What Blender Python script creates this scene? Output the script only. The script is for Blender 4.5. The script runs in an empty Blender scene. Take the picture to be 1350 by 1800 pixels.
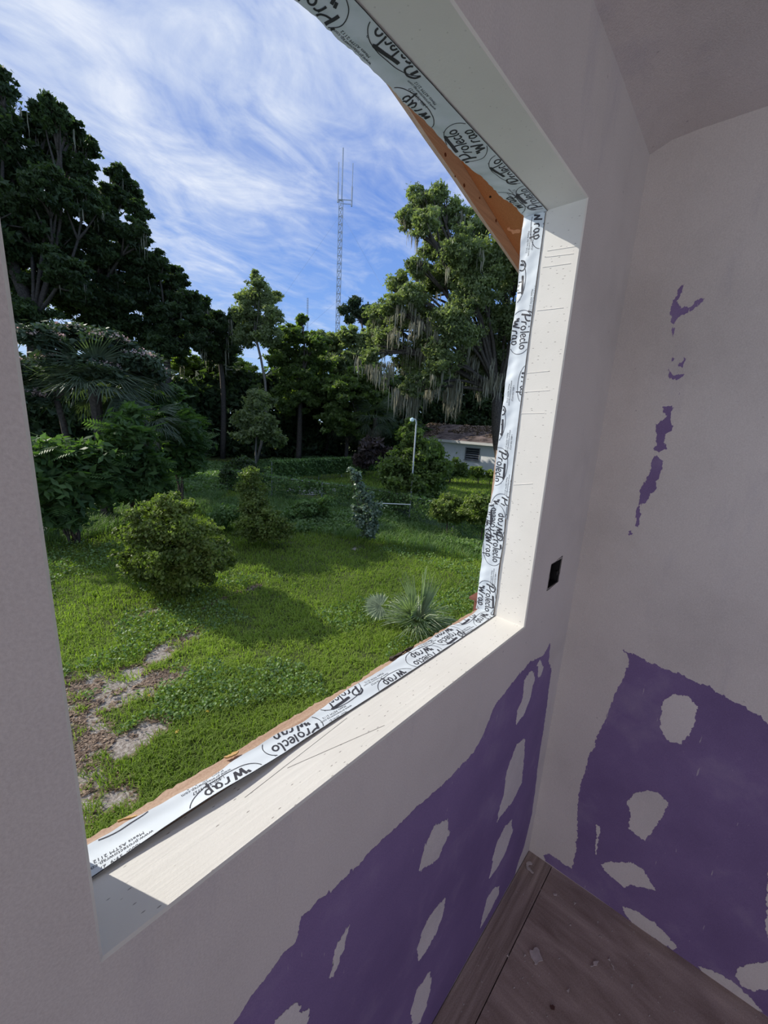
import bpy, bmesh, math, random
import numpy as np
from mathutils import Vector, Matrix
from mathutils.geometry import tessellate_polygon
S = bpy.context.scene
COL = S.collection

# ------------------------------------------------------------------ camera
CAM = np.array([0.0, -0.37, 1.6764])
M = np.array([[0.6759, -0.7348, 0.0565], [-0.1269, -0.1915, -0.9733], [0.7260, 0.6506, -0.2227]])
F, PX, PY = 702.24, 677.62, 903.28
cd = bpy.data.cameras.new('camera'); cam = bpy.data.objects.new('camera', cd); COL.objects.link(cam)
mw = Matrix([[M[0][i], -M[1][i], -M[2][i], CAM[i]] for i in range(3)] + [[0, 0, 0, 1]])
q = mw.to_quaternion(); cam.rotation_mode = 'QUATERNION'; cam.rotation_quaternion = q; cam.location = CAM
cd.sensor_fit = 'VERTICAL'; cd.sensor_height = 36; cd.lens = 36 * F / 1800
cd.shift_x = -(PX - 675) / 1800; cd.shift_y = (PY - 900) / 1800
cd.clip_start = 0.01; cd.clip_end = 2000
S.camera = cam

# ------------------------------------------------------------------ node helpers
def nn(nt, t, **k):
    n = nt.nodes.new(t)
    for a, v in k.items(): setattr(n, a, v)
    return n
def setin(nt, n, vals):
    for k, v in vals.items():
        if isinstance(v, bpy.types.NodeSocket): nt.links.new(v, n.inputs[k])
        else: n.inputs[k].default_value = v
    return n
def math_(nt, op, a, b=0.0, c=0.0, clamp=False):
    n = nn(nt, 'ShaderNodeMath', operation=op); n.use_clamp = clamp
    setin(nt, n, {0: a, 1: b, 2: c}); return n.outputs[0]
def noise(nt, vec, scale, detail=4, rough=.55, dist=0.0, four=False):
    n = nn(nt, 'ShaderNodeTexNoise'); setin(nt, n, {'Vector': vec, 'Scale': scale, 'Detail': detail, 'Roughness': rough, 'Distortion': dist})
    return n.outputs['Fac']
def ramp(nt, fac, stops):
    n = nn(nt, 'ShaderNodeValToRGB'); cr = n.color_ramp
    while len(cr.elements) < len(stops): cr.elements.new(0.5)
    for e, (p, c) in zip(cr.elements, stops): e.position = p; e.color = tuple(c) + (1,) if len(c) == 3 else c
    nt.links.new(fac, n.inputs[0]); return n.outputs[0]
def mixc(nt, fac, a, b, mode='MIX'):
    n = nn(nt, 'ShaderNodeMix', data_type='RGBA', blend_type=mode)
    for i, v in ((0, fac), (6, a), (7, b)):
        if isinstance(v, bpy.types.NodeSocket): nt.links.new(v, n.inputs[i])
        elif i == 0: n.inputs[0].default_value = v
        else: n.inputs[i].default_value = tuple(v) + (1,) if len(v) == 3 else v
    return n.outputs[2]
def scalev(nt, vec, s):
    n = nn(nt, 'ShaderNodeMapping'); nt.links.new(vec, n.inputs[0]); n.inputs['Scale'].default_value = s; return n.outputs[0]
def srgb(r, g, b):
    f = lambda c: c / 12.92 if c <= .04045 else ((c + .055) / 1.055) ** 2.4
    return (f(r / 255), f(g / 255), f(b / 255))

# ------------------------------------------------------------------ sky
w = bpy.data.worlds.new('sky'); S.world = w; w.use_nodes = True; nt = w.node_tree; nt.nodes.clear()
tc = nn(nt, 'ShaderNodeTexCoord'); sp = nn(nt, 'ShaderNodeSeparateXYZ'); nt.links.new(tc.outputs['Generated'], sp.inputs[0])
X, Y, Z = sp.outputs
zz = math_(nt, 'ADD', math_(nt, 'MAXIMUM', Z, 0.0), 0.13)
cb = nn(nt, 'ShaderNodeCombineXYZ'); setin(nt, cb, {0: math_(nt, 'DIVIDE', X, zz), 1: math_(nt, 'DIVIDE', Y, zz), 2: 0.0})
base = ramp(nt, Z, [(0.0, (.50, .66, .86)), (.10, (.36, .55, .86)), (.25, (.205, .38, .80)), (.45, (.14, .27, .68)), (1.0, (.10, .20, .56))])
mp = nn(nt, 'ShaderNodeMapping'); nt.links.new(cb.outputs[0], mp.inputs[0]); mp.inputs['Rotation'].default_value = (0, 0, 1.25); mp.inputs['Scale'].default_value = (0.9, 1.35, 1)
big = noise(nt, cb.outputs[0], .9, 4, .55, .6)
mid = noise(nt, mp.outputs[0], 2.6, 8, .60, .9)
mp2 = nn(nt, 'ShaderNodeMapping'); nt.links.new(cb.outputs[0], mp2.inputs[0]); mp2.inputs['Rotation'].default_value = (0, 0, 0.55); mp2.inputs['Scale'].default_value = (1.0, 1.7, 1)
fine = noise(nt, mp2.outputs[0], 6.0, 8, .58, 1.1)
dens = math_(nt, 'ADD', math_(nt, 'MULTIPLY', big, .55), math_(nt, 'ADD', math_(nt, 'MULTIPLY', mid, .62), math_(nt, 'MULTIPLY', fine, .30)))
left = math_(nt, 'SUBTRACT', math_(nt, 'MULTIPLY', Y, .30), math_(nt, 'MULTIPLY', X, .30))
bias = math_(nt, 'ADD', math_(nt, 'MULTIPLY', math_(nt, 'SUBTRACT', Z, .38), .95), left)
dens = math_(nt, 'ADD', dens, math_(nt, 'MINIMUM', bias, .17))
cl = ramp(nt, dens, [(.60, (0, 0, 0)), (.74, (.30, .30, .30)), (.88, (.70, .70, .70)), (1.0, (.90, .90, .90))])
clc = ramp(nt, mid, [(.30, (.42, .52, .76)), (.50, (.60, .68, .84)), (.68, (.78, .83, .92))])
skyc = mixc(nt, cl, base, clc)
bg = nn(nt, 'ShaderNodeBackground'); nt.links.new(skyc, bg.inputs[0]); bg.inputs[1].default_value = 1.0
wo = nn(nt, 'ShaderNodeOutputWorld'); nt.links.new(bg.outputs[0], wo.inputs[0])

# ------------------------------------------------------------------ sun and added room fill
SUN_TRAVEL = Vector((0.413, -0.911, -0.643)).normalized()
sd = bpy.data.lights.new('sun', 'SUN'); sd.energy = 4.5; sd.color = (1.0, .945, .85); sd.angle = math.radians(.55)
so = bpy.data.objects.new('sun', sd); COL.objects.link(so); so.rotation_euler = SUN_TRAVEL.to_track_quat('-Z', 'Y').to_euler()
ad = bpy.data.lights.new('rear_fill_light', 'AREA'); ad.shape = 'RECTANGLE'; ad.size = 1.7; ad.size_y = 1.35; ad.energy = 4.2; ad.color = (1.0, .94, .94)  # fill lamp added behind the camera, stands in for daylight from an unseen opening
ao = bpy.data.objects.new('rear_fill_light', ad); COL.objects.link(ao); ao.location = (.55, -2.88, 1.45); ao.rotation_euler = (math.radians(90), 0, 0)
al = bpy.data.lights.new('side_fill_light', 'AREA'); al.shape = 'RECTANGLE'; al.size = 2.3; al.size_y = 1.9; al.energy = 30; al.color = (1.0, .95, .94)  # second added fill at the unseen far left wall, brightens the right wall
lo = bpy.data.objects.new('side_fill_light', al); COL.objects.link(lo); lo.location = (-4.45, -1.75, 1.2); lo.rotation_euler = (math.radians(90), 0, math.radians(-90))
S.view_settings.view_transform = 'Standard'; S.view_settings.look = 'None'; S.view_settings.gamma = 1; S.view_settings.exposure = 0.13
S.view_settings.use_curve_mapping = False

# ------------------------------------------------------------------ geometry helpers
rng = np.random.RandomState(7); random.seed(7)
GZ = -1.8
def rayd(u, v): return M.T @ np.array([(u - PX) / F, (v - PY) / F, 1.0])
def onp(u, v, n, d):
    n = np.array(n, float); r = rayd(u, v); return CAM + r * ((d - n @ CAM) / (n @ r))
def onx(u, v, x): return onp(u, v, (1, 0, 0), x)
def ony(u, v, y): return onp(u, v, (0, 1, 0), y)
def onz(u, v, z): return onp(u, v, (0, 0, 1), z)
def far(u, v, dist):
    r = rayd(u, v); return CAM + r * dist / math.hypot(r[0], r[1])
def rad(px, P): return px / F * float(M[2] @ (np.array(P) - CAM))

def link(name, me, mat=None, parent=None, **props):
    o = bpy.data.objects.new(name, me); COL.objects.link(o)
    if mat is not None and me is not None and not me.materials: me.materials.append(mat)
    if parent is not None: o.parent = parent
    for k, v in props.items(): o[k] = v
    return o
def pyd(name, vs, fs, mat=None, parent=None, smooth=False, **props):
    me = bpy.data.meshes.new(name); me.from_pydata([tuple(map(float, v)) for v in vs], [], fs); me.update()
    if smooth: me.polygons.foreach_set('use_smooth', [True] * len(me.polygons))
    return link(name, me, mat, parent, **props)
def npmesh(name, verts, k, tone=None):
    """verts (N*k,3) consecutive faces with k corners"""
    n = len(verts); nf = n // k
    me = bpy.data.meshes.new(name); me.vertices.add(n); me.vertices.foreach_set('co', np.ascontiguousarray(verts, dtype=np.float32).ravel())
    me.loops.add(n); me.loops.foreach_set('vertex_index', np.arange(n, dtype=np.int32))
    me.polygons.add(nf); me.polygons.foreach_set('loop_start', np.arange(0, n, k, dtype=np.int32))
    me.update(calc_edges=True)
    if tone is not None:
        a = me.attributes.new('tone', 'FLOAT', 'POINT'); a.data.foreach_set('value', np.repeat(np.asarray(tone, dtype=np.float32), k))
    return me
class MB:
    def __init__(s): s.v = []; s.f = []
    def box(s, a, b):
        x0, y0, z0 = a; x1, y1, z1 = b; i = len(s.v)
        s.v += [(x0, y0, z0), (x1, y0, z0), (x1, y1, z0), (x0, y1, z0), (x0, y0, z1), (x1, y0, z1), (x1, y1, z1), (x0, y1, z1)]
        s.f += [tuple(i + j for j in t) for t in ((0, 3, 2, 1), (4, 5, 6, 7), (0, 1, 5, 4), (1, 2, 6, 5), (2, 3, 7, 6), (3, 0, 4, 7))]
        return s
    def hexa(s, p):   # 8 points, same order as box
        i = len(s.v); s.v += [tuple(x) for x in p]
        s.f += [tuple(i + j for j in t) for t in ((0, 3, 2, 1), (4, 5, 6, 7), (0, 1, 5, 4), (1, 2, 6, 5), (2, 3, 7, 6), (3, 0, 4, 7))]
        return s
    def tube(s, pts, rs, n=6, cap=True):
        pts = [Vector(p) for p in pts]; i0 = len(s.v)
        if not hasattr(rs, '__len__'): rs = [rs] * len(pts)
        ref = Vector((0.3, 0.1, 1)) if abs((pts[-1] - pts[0]).normalized().z) < .9 else Vector((1, 0, .1))
        for j, p in enumerate(pts):
            t = (pts[min(j + 1, len(pts) - 1)] - pts[max(j - 1, 0)]).normalized()
            a = t.cross(ref).normalized(); b = t.cross(a)
            for k in range(n):
                th = 2 * math.pi * k / n
                s.v.append(tuple(p + (a * math.cos(th) + b * math.sin(th)) * rs[j]))
        for j in range(len(pts) - 1):
            for k in range(n):
                k2 = (k + 1) % n
                s.f.append((i0 + j * n + k, i0 + j * n + k2, i0 + (j + 1) * n + k2, i0 + (j + 1) * n + k))
        if cap:
            s.f.append(tuple(i0 + k for k in range(n))[::-1]); s.f.append(tuple(i0 + (len(pts) - 1) * n + k for k in range(n)))
        return s
    def build(s, name, mat, parent=None, smooth=False, **props): return pyd(name, s.v, s.f, mat, parent, smooth, **props)
def empty(name, loc, **props):
    o = bpy.data.objects.new(name, None); COL.objects.link(o); o.location = tuple(map(float, loc)); o.empty_display_size = .1
    for k, v in props.items(): o[k] = v
    return o
def rel(o, parent):   # parent an object built in world coordinates to an Empty standing elsewhere
    o.parent = parent; o.matrix_parent_inverse = Matrix.Translation(-parent.location); return o

# ------------------------------------------------------------------ materials
def newmat(name):
    m = bpy.data.materials.new(name); m.use_nodes = True; nt = m.node_tree; nt.nodes.clear()
    out = nn(nt, 'ShaderNodeOutputMaterial'); b = nn(nt, 'ShaderNodeBsdfPrincipled'); nt.links.new(b.outputs[0], out.inputs[0])
    geo = nn(nt, 'ShaderNodeNewGeometry')
    return m, nt, b, geo.outputs['Position'], out
def bump(nt, b, h, strength, dist):
    n = nn(nt, 'ShaderNodeBump'); n.inputs['Strength'].default_value = strength; n.inputs['Distance'].default_value = dist
    nt.links.new(h, n.inputs['Height']); nt.links.new(n.outputs[0], b.inputs['Normal'])
def plain(name, col, rough=.7, metal=0.0, vary=.12, scale=30, spec=.3, bmp=0.0, bdist=.002):
    m, nt, b, pos, out = newmat(name)
    n = noise(nt, pos, scale, 5)
    c = ramp(nt, n, [(.3, [x * (1 - vary) for x in col]), (.7, [min(1, x * (1 + vary)) for x in col])])
    nt.links.new(c, b.inputs['Base Color']); b.inputs['Roughness'].default_value = rough; b.inputs['Metallic'].default_value = metal
    b.inputs['Specular IOR Level'].default_value = spec
    if bmp: bump(nt, b, n, bmp, bdist)
    return m
def mud_mat(name, tint=(.60, .56, .55), grain=.35):
    m, nt, b, pos, out = newmat(name)
    a = noise(nt, pos, 2.3, 5, .6); s = noise(nt, pos, 330, 3, .6); t = noise(nt, scalev(nt, pos, (1, 1, .25)), 9, 6, .6)
    c = ramp(nt, a, [(.30, [x * .86 for x in tint]), (.50, tint), (.72, [min(1, x * 1.07) for x in tint])])
    c = mixc(nt, math_(nt, 'MULTIPLY', ramp(nt, t, [(.57, (0, 0, 0)), (.74, (1, 1, 1))]), .28), c, (.36, .34, .42))
    c = mixc(nt, .28, c, ramp(nt, s, [(.3, (.25, .22, .24)), (.7, (.95, .92, .90))]), 'SOFT_LIGHT')
    vor = nn(nt, 'ShaderNodeTexVoronoi'); nt.links.new(pos, vor.inputs['Vector']); vor.inputs['Scale'].default_value = 13
    sp = ramp(nt, vor.outputs['Distance'], [(.030, (1, 1, 1)), (.045, (0, 0, 0))])
    c = mixc(nt, math_(nt, 'MULTIPLY', sp, .35), c, (.16, .13, .17))
    nt.links.new(c, b.inputs['Base Color']); b.inputs['Roughness'].default_value = .85; b.inputs['Specular IOR Level'].default_value = .25
    bump(nt, b, math_(nt, 'ADD', s, math_(nt, 'MULTIPLY', t, 2.0)), grain, .0012); return m
def purple_mat():
    m, nt, b, pos, out = newmat('purple_paper')
    a = noise(nt, pos, 3.0, 5, .6); s = noise(nt, pos, 420, 3, .6)
    c = ramp(nt, a, [(.3, (.165, .112, .255)), (.7, (.235, .165, .345))])
    st = noise(nt, scalev(nt, pos, (1.0, 1.0, .14)), 120, 3, .5)
    c = mixc(nt, ramp(nt, math_(nt, 'ADD', st, math_(nt, 'MULTIPLY', a, .28)), [(.865, (0, 0, 0)), (.90, (.75, .75, .75))]), c, (.50, .45, .50))
    c = mixc(nt, .22, c, ramp(nt, s, [(.3, (.2, .2, .2)), (.7, (.9, .9, .9))]), 'SOFT_LIGHT')
    haze = noise(nt, pos, 6, 4, .6)
    c = mixc(nt, math_(nt, 'MULTIPLY', ramp(nt, haze, [(.55, (0, 0, 0)), (.78, (1, 1, 1))]), .22), c, (.45, .42, .48))
    nt.links.new(c, b.inputs['Base Color']); b.inputs['Roughness'].default_value = .7; b.inputs['Specular IOR Level'].default_value = .3
    bump(nt, b, s, .12, .001); return m
MUD = mud_mat('joint_compound'); MUD_PATCH = mud_mat('joint_compound_dried', (.66, .62, .62), .5); MUD_CEIL = mud_mat('ceiling_texture', (.62, .57, .565), 1.0)
PURPLE = purple_mat()
def white_paint(name, ridges):
    m, nt, b, pos, out = newmat(name)
    s = noise(nt, pos, 260, 4, .6); a = noise(nt, pos, 5, 4, .6)
    c = ramp(nt, a, [(.3, (.70, .685, .645)), (.7, (.77, .755, .715))])
    mp = {'x': (60, 200, 60), 'z': (60, 60, 200), 'n': (110, 110, 110)}[ridges]
    v = nn(nt, 'ShaderNodeTexVoronoi'); nt.links.new(scalev(nt, pos, mp), v.inputs['Vector']); v.inputs['Scale'].default_value = 1.0
    spk = ramp(nt, v.outputs['Distance'], [(.10, (1, 1, 1)), (.17, (0, 0, 0))])
    rnd = ramp(nt, v.outputs['Color'], [(.50, (0, 0, 0)), (.56, (1, 1, 1))])
    c = mixc(nt, math_(nt, 'MULTIPLY', math_(nt, 'MULTIPLY', spk, rnd), .22 if ridges == 'n' else .75), c, (.14, .12, .11))
    st = noise(nt, scalev(nt, pos, {'x': (4, 150, 20), 'z': (14, 30, 26), 'n': (12, 30, 12)}[ridges]), 1.0, 4, .55)
    nt.links.new(c, b.inputs['Base Color']); b.inputs['Roughness'].default_value = .6; b.inputs['Specular IOR Level'].default_value = .3
    bump(nt, b, math_(nt, 'ADD', math_(nt, 'MULTIPLY', s, .35), math_(nt, 'MULTIPLY', st, .8)), .32, .0018); return m
SILLW = white_paint('sill_paint', 'x'); JAMBW = white_paint('jamb_paint', 'z'); HEADW = white_paint('header_paint', 'n')
TAPE = plain('tape_film', (.66, .72, .77), .42, 0, .05, 14, .45); INK = plain('tape_ink', (.045, .045, .055), .5, 0, .1); TAPE_EDGE = plain('tape_adhesive', (.03, .03, .035), .6)
def wood_mat(name, c1, c2, sc=(3, 90, 90), rough=.7):
    m, nt, b, pos, out = newmat(name)
    g = noise(nt, scalev(nt, pos, sc), 1.0, 6, .62, .4); g2 = noise(nt, pos, 300, 2)
    c = ramp(nt, g, [(.28, c1), (.5, [(p + q_) / 2 for p, q_ in zip(c1, c2)]), (.70, c2)])
    c = mixc(nt, .3, c, ramp(nt, g2, [(.3, (.2, .2, .2)), (.7, (.9, .9, .9))]), 'SOFT_LIGHT')
    nt.links.new(c, b.inputs['Base Color']); b.inputs['Roughness'].default_value = rough; b.inputs['Specular IOR Level'].default_value = .2
    bump(nt, b, g, .35, .0015); return m
SHEATH = wood_mat('sheathing_wood', (.36, .22, .15), (.58, .42, .31)); FASCIA = wood_mat('fascia_wood', (.44, .33, .28), (.64, .52, .45)); SOFFIT = wood_mat('soffit_board', (.36, .165, .075), (.42, .20, .095), (3, 30, 3))
FLOORM = wood_mat('subfloor_plywood', (.22, .16, .14), (.50, .40, .36), (14, 3.2, 3), .75)
FLOORS = wood_mat('subfloor_plywood_strip', (.20, .15, .13), (.45, .36, .32), (3, 60, 3), .75)
BLACK = plain('black_plastic', (.012, .012, .014), .5)

def leaf_mat(name, dark, light, trans=.35, rough=.55, tcol=None, spec=.35):
    m = bpy.data.materials.new(name); m.use_nodes = True; nt = m.node_tree; nt.nodes.clear()
    out = nn(nt, 'ShaderNodeOutputMaterial'); at = nn(nt, 'ShaderNodeAttribute', attribute_name='tone')
    c = ramp(nt, at.outputs['Fac'], [(0.0, dark), (1.0, light)])
    b = nn(nt, 'ShaderNodeBsdfPrincipled'); nt.links.new(c, b.inputs['Base Color']); b.inputs['Roughness'].default_value = rough; b.inputs['Specular IOR Level'].default_value = spec
    t = nn(nt, 'ShaderNodeBsdfTranslucent')
    nt.links.new(mixc(nt, 1.0, c, tcol or (1.0, 1.25, .45), 'MULTIPLY'), t.inputs[0])
    mx = nn(nt, 'ShaderNodeMixShader'); mx.inputs[0].default_value = trans
    nt.links.new(b.outputs[0], mx.inputs[1]); nt.links.new(t.outputs[0], mx.inputs[2]); nt.links.new(mx.outputs[0], out.inputs[0]); return m
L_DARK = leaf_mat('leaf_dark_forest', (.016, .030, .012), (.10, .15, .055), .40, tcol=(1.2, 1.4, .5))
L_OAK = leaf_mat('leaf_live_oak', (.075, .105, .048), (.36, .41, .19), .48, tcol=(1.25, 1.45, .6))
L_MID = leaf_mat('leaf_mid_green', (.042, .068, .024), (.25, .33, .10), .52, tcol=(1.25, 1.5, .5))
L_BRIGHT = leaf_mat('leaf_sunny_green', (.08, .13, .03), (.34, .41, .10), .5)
L_BUSH = leaf_mat('leaf_bush', (.05, .085, .02), (.30, .36, .10), .45)
L_BLUE = leaf_mat('leaf_vine_blue', (.05, .09, .06), (.24, .31, .22), .25, .4)
L_BROWN = leaf_mat('leaf_bronze', (.035, .025, .022), (.13, .09, .075), .2)
L_SUMAC = leaf_mat('leaf_pinnate', (.040, .085, .030), (.17, .27, .085), .45)
L_PALM = leaf_mat('leaf_palm', (.09, .13, .07), (.36, .43, .26), .34, .4)
L_PALMD = leaf_mat('leaf_palm_dark', (.03, .05, .03), (.15, .19, .11), .25, .45)
L_DEAD = leaf_mat('leaf_palm_dead', (.10, .08, .055), (.25, .21, .16), .15)
L_MOSS = leaf_mat('spanish_moss_grey', (.19, .18, .13), (.46, .44, .33), .4, .9, (1, 1, .9), .1)
L_PINE = leaf_mat('leaf_pine', (.03, .05, .025), (.10, .14, .07), .25)
L_FLOWER = leaf_mat('mimosa_flower', (.55, .42, .38), (.85, .72, .66), .4, .8, (1, .8, .8), .1)
L_GRASS = leaf_mat('grass_blade', (.105, .175, .036), (.38, .49, .095), .52, .6, (1.0, 1.2, .40), .2)
L_WEED = leaf_mat('weed_leaf', (.075, .145, .045), (.27, .39, .14), .40)
L_COVER = leaf_mat('ground_cover_leaf', (.065, .13, .045), (.27, .39, .14), .38)
L_LITTER = leaf_mat('leaf_litter', (.10, .065, .045), (.34, .25, .18), .1, .9)
L_MIMOSA = leaf_mat('leaf_mimosa', (.022, .042, .024), (.12, .17, .095), .25)
BARK = plain('bark', (.085, .072, .06), .9, 0, .4, 14, .1, .6, .02)
BARK_L = plain('bark_pale', (.20, .18, .15), .9, 0, .35, 16, .1, .6, .01)

# ------------------------------------------------------------------ ROOM SHELL
Xc, XR, XL, ZB, ZT, ZC, D, WA = 1.4136, 1.0072, 0.0417, 1.1550, 2.1726, 2.4623, .0919, .0617
YO = .140
BX = .0025   # chamfer of the corner bead
HX0, HX1, HZ0, HZ1 = 1.140, 1.226, 1.228, 1.306
m = MB()
m.box((-4.6, 0, -.02), (XL - BX, D, 2.75)); m.box((XL - BX, 0, -.02), (XR + BX, D, ZB - BX)); m.box((XL - BX, 0, ZT + BX), (XR + BX, D, 2.75))
m.box((XR + BX, 0, -.02), (HX0, D, 2.75)); m.box((HX1, 0, -.02), (1.62, D, 2.75)); m.box((HX0, 0, -.02), (HX1, D, HZ0)); m.box((HX0, 0, HZ1), (HX1, D, 2.75)); m.box((HX0, .07, HZ0), (HX1, D, HZ1))
wf = m.build('wall_front', MUD, kind='structure')
m = MB()   # outer sheathing layer
m.box((-4.6, D, -.6), (XL - .001, .134, 3.1)); m.box((XR + .001, D, -.6), (3.2, .134, 3.1)); m.box((XL - .001, D, -.6), (XR + .001, .134, ZB - .018)); m.box((XL - .001, D, ZT + .001), (XR + .001, .134, 3.1))
m.build('sheathing', SHEATH, wf)
# right wall
def onr(u, v): return onp(u, v, (1, WA, 0), Xc)
def rw(t, z, off=0.0):   # t metres from the corner along the right wall, off = proud into the room
    L = math.hypot(1, WA); ex = np.array([WA / L, -1 / L, 0]); nx = np.array([-1 / L, -WA / L, 0])
    return np.array([Xc, 0, z]) + ex * t + nx * off
p = [rw(0, -.02), rw(0, -.02, -.1), rw(3.5, -.02, -.1), rw(3.5, -.02)]
MB().hexa([rw(0, -.02), rw(0, -.02, -.1), rw(3.5, -.02, -.1), rw(3.5, -.02), rw(0, 2.75), rw(0, 2.75, -.1), rw(3.5, 2.75, -.1), rw(3.5, 2.75)]).build('wall_right', MUD, kind='structure')
wr = bpy.data.objects['wall_right']
MB().box((-4.6, -.6, -.02), (-4.5, 0, 2.75)).box((-4.6, -3.05, -.02), (-4.5, -2.9, 2.75)).box((-4.6, -2.9, 2.15), (-4.5, -.6, 2.75)).box((-4.6, -2.9, -.02), (-4.5, -.6, .22)).build('wall_left', MUD, kind='structure')
m = MB(); m.box((-4.6, -3.05, -.02), (-.35, -2.95, 2.75)).box((1.45, -3.05, -.02), (1.75, -2.95, 2.75)).box((-.35, -3.05, -.02), (1.45, -2.95, .75)).box((-.35, -3.05, 2.15), (1.45, -2.95, 2.75))
m.build('wall_back', MUD, kind='structure')
# ceiling with a slightly uneven skim coat
nx_, ny_ = 60, 60; vs = []; fs = []
cr = np.random.RandomState(3); ph = cr.rand(8) * 6
for j in range(ny_ + 1):
    for i in range(nx_ + 1):
        x = -4.55 + 6.3 * i / nx_; y = -3.45 + 3.46 * j / ny_
        z = ZC + .004 * math.sin(3 * x + ph[0]) * math.sin(4 * y + ph[1]) + .002 * math.sin(11 * x + ph[2] + 5 * y)
        z -= .030 * math.exp(-((0.0 - y) / .035) ** 2)     # coved corner with the window wall
        vs.append((x, y, z))
for j in range(ny_):
    for i in range(nx_):
        a = j * (nx_ + 1) + i; fs.append((a, a + nx_ + 1, a + nx_ + 2, a + 1))
k0 = len(vs); vs += [(-4.6, -3.5, 2.6), (1.75, -3.5, 2.6), (1.75, .05, 2.6), (-4.6, .05, 2.6)]; fs.append((k0, k0 + 1, k0 + 2, k0 + 3))
ceil = pyd('ceiling', vs, fs, MUD_CEIL, smooth=True, kind='structure')
# floor: subfloor base + sheets
fl = MB().box((-4.6, -3.5, -.25), (1.75, .09, -.022)).build('floor', plain('floor_joist', (.1, .08, .07)), kind='structure')
MB().box((-4.5, -.0905, -.022), (1.42, -.002, 0)).build('plywood_strip', FLOORS, fl)
for (a, b) in (((-1.75, -1.31), (.05, -.0935)), ((.053, -1.31), (1.60, -.0935)), ((-1.337, -3.4), (1.10, -1.313)), ((-4.5, -1.31), (-2.387, -.0935)), ((-2.384, -1.31), (-1.753, -.0935)), ((-4.5, -3.4), (-1.34, -1.313)), ((1.103, -3.4), (1.62, -1.313))):
    MB().box((a[0], a[1], -.022), (b[0], b[1], 0)).build('plywood_sheet', FLOORM, fl)

# ---- joint compound / bare purple areas
def ragged(poly, amp, lv=3, seed=0, teeth=0.0):
    r = np.random.RandomState(seed); P = [np.array(p_, float) for p_ in poly]
    for l in range(lv):
        Q = []
        for i, a in enumerate(P):
            b = P[(i + 1) % len(P)]; Q.append(a); d = b - a; ln = np.linalg.norm(d)
            if ln < .004: continue
            n_ = np.array([-d[1], d[0]]) / ln
            Q.append((a + b) / 2 + n_ * r.randn() * min(amp, ln * .16) * .8)
        P = Q
    if teeth:
        for i in range(len(P)):
            if r.rand() < .35: P[i] = P[i] + np.array([r.randn() * .3, r.randn()]) * teeth
    return P
def slab(name, poly2, to3, h, mat, parent, **props):
    n = len(poly2); tri = tessellate_polygon([[Vector((float(p_[0]), float(p_[1]), 0)) for p_ in poly2]])
    vs = [to3(p_[0], p_[1], h) for p_ in poly2] + [to3(p_[0], p_[1], -.001) for p_ in poly2]
    fs = [tuple(t) for t in tri] + [(i, (i + 1) % n, n + (i + 1) % n, n + i) for i in range(n)]
    return pyd(name, vs, fs, mat, parent, **props)
tf = lambda a, b, h: (a, -h, b)           # window wall: (x, z)
def tr(a, b, h): return tuple(rw(a, b, h))  # right wall: (t, z)
def front(pts): return [ony(u, v, 0)[[0, 2]] for u, v in pts]
def right(pts):
    o = []
    for u, v in pts:
        P = onr(u, v); o.append(np.array([-P[1] * math.hypot(1, WA), P[2]]))
    return o
Z4 = lambda pts: [(380 + x * .4593, 1250 + y * .4593) for x, y in pts]
R3 = lambda pts: [(850 + x / 2.4, 1050 + y / 2.4) for x, y in pts]
R2 = lambda pts: [(850 + x / 2.4, 350 + y / 2.4) for x, y in pts]
fp = front([(410, 1800), (480, 1700), (497, 1676), (520, 1655), (526, 1632), (530, 1610), (552, 1590), (572, 1575), (640, 1510), (720, 1430), (790, 1368), (830, 1325), (850, 1290), (870, 1240), (905, 1195), (930, 1165), (945, 1157), (955, 1152), (967, 1130), (964, 1160), (969, 1178), (960, 1250), (949, 1320), (935, 1430), (921, 1488), (912, 1512)])
fp = fp + [np.array([fp[-1][0] - .02, .003]), np.array([-.55, .003]), np.array([-.50, .35]), np.array([-.25, .62]), np.array([.0, .78])]
slab('bare_purple_drywall', ragged(fp, .0022, 5, 1, .0022), tf, .0004, PURPLE, wf)
patches = [
 Z4([(1180, 105), (1178, 170), (1170, 270), (1130, 350), (1100, 385), (1073, 425), (1085, 370), (1100, 320), (1108, 250), (1125, 190), (1150, 125)]),
 R3([(205, 310), (215, 340), (190, 440), (165, 500), (138, 535), (140, 480), (165, 420), (170, 350), (190, 320)]),
 Z4([(1130, 415), (1132, 465), (1110, 530), (1080, 590), (1045, 640), (1055, 590), (1058, 560), (1075, 500), (1100, 450)]),
 Z4([(885, 415), (885, 450), (895, 460), (870, 510), (850, 560), (820, 585), (775, 610), (785, 560), (800, 510), (825, 455), (855, 430), (865, 420)]),
 Z4([(875, 712), (865, 780), (840, 850), (800, 920), (775, 955), (768, 910), (785, 850), (820, 780), (850, 740)]),
 Z4([(820, 995), (822, 1040), (805, 1120), (780, 1190), (750, 1210), (742, 1160), (765, 1070), (800, 1020)]),
 Z4([(1083, 668), (1080, 700), (1050, 760), (1010, 830), (1020, 780), (1035, 720), (1060, 680)]),
 Z4([(300, 1115), (320, 1150), (357, 1140), (350, 1170), (330, 1240), (215, 1230), (225, 1180), (260, 1150)]),
 Z4([(510, 815), (492, 880), (470, 960), (447, 1015), (430, 1022), (442, 990), (460, 900), (480, 860)]),
 R3([(238, 262), (250, 300), (237, 335), (228, 325), (225, 285)])]
for i, pp in enumerate(patches): slab('joint_compound_patch', ragged(front(pp), .0028, 5, 20 + i, .0026), tf, .0012, MUD_PATCH, wf)
rp = right([(1095, 1143), (1106, 1148), (1150, 1166), (1180, 1180), (1215, 1195), (1250, 1208), (1262, 1218), (1300, 1237), (1340, 1262), (1350, 1272)])
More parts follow.
